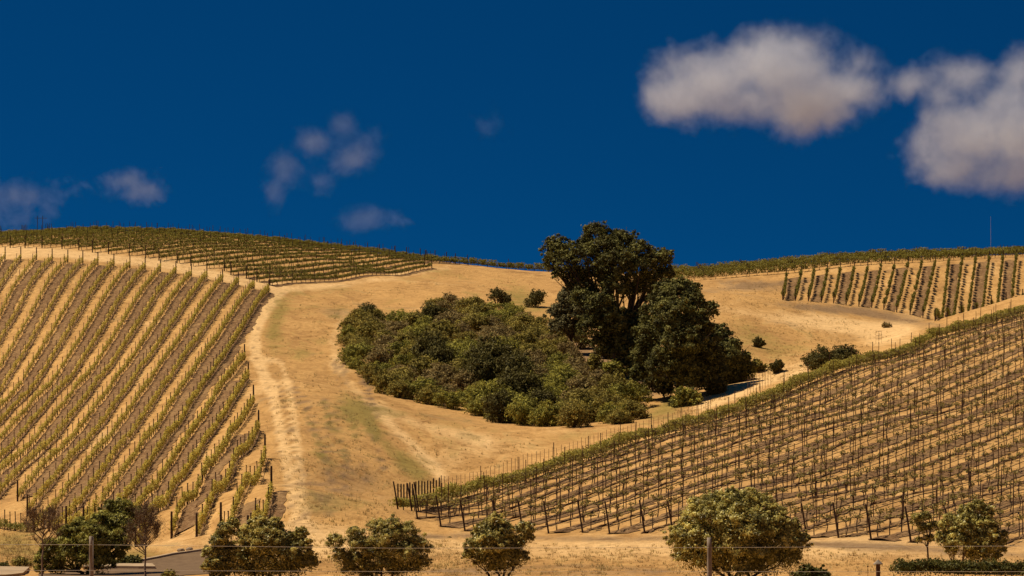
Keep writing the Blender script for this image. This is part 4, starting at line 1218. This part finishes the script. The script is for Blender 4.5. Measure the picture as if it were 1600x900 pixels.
# capped vent pipe
x = fx(1372, 100); zb = float(H(x, 100)); zt = (HOR - 876) / F * 100
vp = empty('vent_pipe', (x, 100, zb)); tag(vp, 'short dark pipe with a conical metal cap near the bottom right', 'vent pipe')
mb = MB(); mb.tube([(0, 0, -0.2), (0, 0, zt - zb - 0.10)], [0.075, 0.075], 14); mb.build('pipe', M['steel'], vp)
mb = MB(); mb.tube([(0, 0, zt - zb - 0.13), (0, 0, zt - zb - 0.10), (0, 0, zt - zb - 0.02), (0, 0, zt - zb + 0.03)], [0.165, 0.165, 0.075, 0.02], 16); mb.build('cap', M['weathered'], vp)
x = fx(1356, 100); zb2 = float(H(x, 100)); mb = MB(); mb.tube([(0, 0, -0.1), (0, 0, (HOR - 886) / F * 100 - zb2)], [0.008, 0.008], 5); mb.box((0, 0, (HOR - 885) / F * 100 - zb2), (0.05, 0.03, 0.05))
tag(mb.build('marker_stake', M['steel'], None, (x, 100, zb2)), 'thin little marker stake just left of the capped pipe', 'stake')

# frame on the left skyline, mast on the right ridge, plant cage
b = hit(62, 372); s = b[1] / F; b[1] = 437; b[0] = (62 - 800) / F * 437; b[2] = float(H(b[0], b[1])); s = 437 / F
fr = empty('pole_frame', b); tag(fr, 'small frame of two poles with a cross bar on the left skyline', 'frame')
for dx_ in (-0.35, 0.45):
    mb = MB(); mb.tube([(dx_, 0, -0.2), (dx_, 0, 2.9)], [0.05, 0.045], 6); mb.build('pole', M['post'], fr)
mb = MB(); mb.tube([(-0.8, 0, 2.55), (1.1, 0, 2.55)], [0.035, 0.035], 6); mb.build('cross_bar', M['post'], fr)
xx_ = (1548 - 800) / F * 452
mb = MB(); mb.tube([(0, 0, -0.3), (0, 0, 3), (0, 0, 6.2)], [0.028, 0.022, 0.012], 6); mb.tube([(0, 0, 6.2), (0, 0, 6.26)], [0.03, 0.01], 6)
tag(mb.build('mast', M['wire'], None, (xx_, 452, float(H(xx_, 452)))), 'very thin tall mast rising above the right ridge', 'mast')
d_ = -(-95.5) / (DX - DY * (1373 - 800) / F); x = (1373 - 800) / F * d_
cg = empty('plant_cage', (x, d_, float(H(x, d_)))); tag(cg, 'small wire plant cage behind the crest row right of the domed bush', 'cage')
for a in range(4):
    mb = MB(); an = a * math.pi / 2; mb.tube([(0.3 * math.cos(an), 0.3 * math.sin(an), -0.1), (0.3 * math.cos(an), 0.3 * math.sin(an), 1.35)], 0.012, 4); mb.build('rod', M['stake'], cg)
for z_ in (0.5, 0.9, 1.32):
    mb = MB(); mb.tube([(0.3 * math.cos(t), 0.3 * math.sin(t), z_) for t in np.linspace(0, 2 * math.pi, 13)], 0.012, 4); mb.build('ring', M['stake'], cg)

# ------------------------------------------------------------------ clouds: real volumes far behind the ridge
def cloud(lobes_px, D, dens, label, noise_s=0.02, seed=0.0, edge_=0.9, thick=0.8, thr=0.0):
    """lobes (px, py, rx px, ry px, weight)"""
    s = D / F
    L = [((px - 800) * s, (HOR - py) * s, rx * s, ry * s, w) for px, py, rx, ry, w in lobes_px]
    cx_ = np.mean([a[0] for a in L]); cz_ = np.mean([a[1] for a in L])
    x0 = min(a[0] - a[2] * 1.5 for a in L) - cx_; x1 = max(a[0] + a[2] * 1.5 for a in L) - cx_
    z0 = min(a[1] - a[3] * 1.5 for a in L) - cz_; z1 = max(a[1] + a[3] * 1.5 for a in L) - cz_
    T = max(min(a[2], a[3] * 1.5) for a in L) * thick * 1.5
    mb = MB(); mb.box(((x0 + x1) / 2, 0, (z0 + z1) / 2), (x1 - x0, 2 * T, z1 - z0))
    m, n, l = mat_new('cloud_volume')
    tc = n.new('ShaderNodeTexCoord'); P = tc.outputs['Object']
    ofs = n.new('ShaderNodeVectorMath'); ofs.operation = 'ADD'; ofs.inputs[1].default_value = (seed * 317, seed * 91, seed * 53)
    l.new(P, ofs.inputs[0])
    nz = noise_node(n, l, ofs.outputs[0], noise_s, 7, 0.62, 0.35)
    nf = noise_node(n, l, ofs.outputs[0], noise_s * 3.6, 4, 0.6, 0.2)
    best = None
    for (lx, lz, rx, rz, w) in L:
        mp = n.new('ShaderNodeVectorMath'); mp.operation = 'SUBTRACT'; mp.inputs[1].default_value = (lx - cx_, 0, lz - cz_)
        l.new(P, mp.inputs[0])
        mu = n.new('ShaderNodeVectorMath'); mu.operation = 'MULTIPLY'
        ty = min(rx, rz * 1.5) * thick
        mu.inputs[1].default_value = (1 / rx, 1 / ty, 1 / rz); l.new(mp.outputs[0], mu.inputs[0])
        ln = n.new('ShaderNodeVectorMath'); ln.operation = 'LENGTH'; l.new(mu.outputs[0], ln.inputs[0])
        f = mathn(n, l, 'SUBTRACT', 1.0, ln.outputs['Value'])
        if w != 1: f = mathn(n, l, 'ADD', f, w - 1.0)
        best = f if best is None else mathn(n, l, 'SMOOTH_MAX', best, f, 0.4)
    f = mathn(n, l, 'ADD', best, mathn(n, l, 'MULTIPLY', mathn(n, l, 'SUBTRACT', nz, 0.5 + thr), 2.6 * edge_))
    f = mathn(n, l, 'ADD', f, mathn(n, l, 'MULTIPLY', mathn(n, l, 'SUBTRACT', nf, 0.5), 0.8))
    f = mathn(n, l, 'ADD', f, 0.04)
    mr = n.new('ShaderNodeMapRange'); mr.interpolation_type = 'SMOOTHSTEP'
    mr.inputs['From Min'].default_value = 0.0; mr.inputs['From Max'].default_value = 1.0
    mr.inputs['To Max'].default_value = dens
    l.new(f, mr.inputs[0])
    v_ = n.new('ShaderNodeVolumePrincipled'); v_.inputs['Color'].default_value = (0.82, 0.88, 1.0, 1)
    v_.inputs['Anisotropy'].default_value = 0.0
    l.new(mr.outputs[0], v_.inputs['Density'])
    out = n.new('ShaderNodeOutputMaterial'); l.new(v_.outputs[0], out.inputs['Volume'])
    o = mb.build('cloud', m, None, (cx_, D, cz_)); tag(o, label, 'cloud')
    return o
CD = 2600.0
cloud([(1215,108,115,75,1),(1110,125,105,72,1),(1060,155,75,48,1),(1150,162,150,50,1),(1255,160,110,62,1),(1320,140,100,56,.85),(1360,105,70,50,.62),(1420,130,80,52,.6)], CD, 0.030,
      'large white cumulus cloud with a flat base, left of the edge cloud', 0.018, 1.0, 0.62)
cloud([(1520,215,110,68,1),(1610,205,120,85,1),(1490,262,80,45,.9),(1580,270,120,52,.9),(1510,120,85,62,.72),(1595,110,80,66,.72),(1580,155,100,56,.72),(1470,150,60,44,.58)], CD, 0.028,
      'large white cumulus cloud cut by the right edge of the sky', 0.018, 2.0, 0.62)
cloud([(535,195,34,36,.88),(490,222,48,34,.88),(452,260,34,46,.92),(432,305,30,46,.85),(545,248,56,42,.8),(580,225,44,40,.62),(495,282,40,30,.7)], CD, 0.0062,
      'thin wispy hook shaped cloud above the upper left vineyard', 0.030, 3.0, 0.85)
cloud([(585,345,58,26,.9),(555,345,42,24,.75)], CD, 0.005, 'faint small cloud just above the ridge below the hook shaped one', 0.036, 4.0, 1.2)
cloud([(185,282,62,26,.95),(225,298,46,26,.85),(130,290,56,28,.7)], CD, 0.008, 'low wispy arched cloud over the left vineyard', 0.036, 5.0, 1.2)
cloud([(30,312,58,40,.9),(0,325,58,42,.9),(80,322,48,34,.75)], CD, 0.0055, 'faint cloud touching the left skyline at the edge of the view', 0.036, 6.0, 1.25)
cloud([(768,195,40,24,.8),(776,180,20,22,.7)], CD, 0.0018, 'tiny faint wisp of cloud high in the middle of the sky', 0.05, 7.0, 1.3)
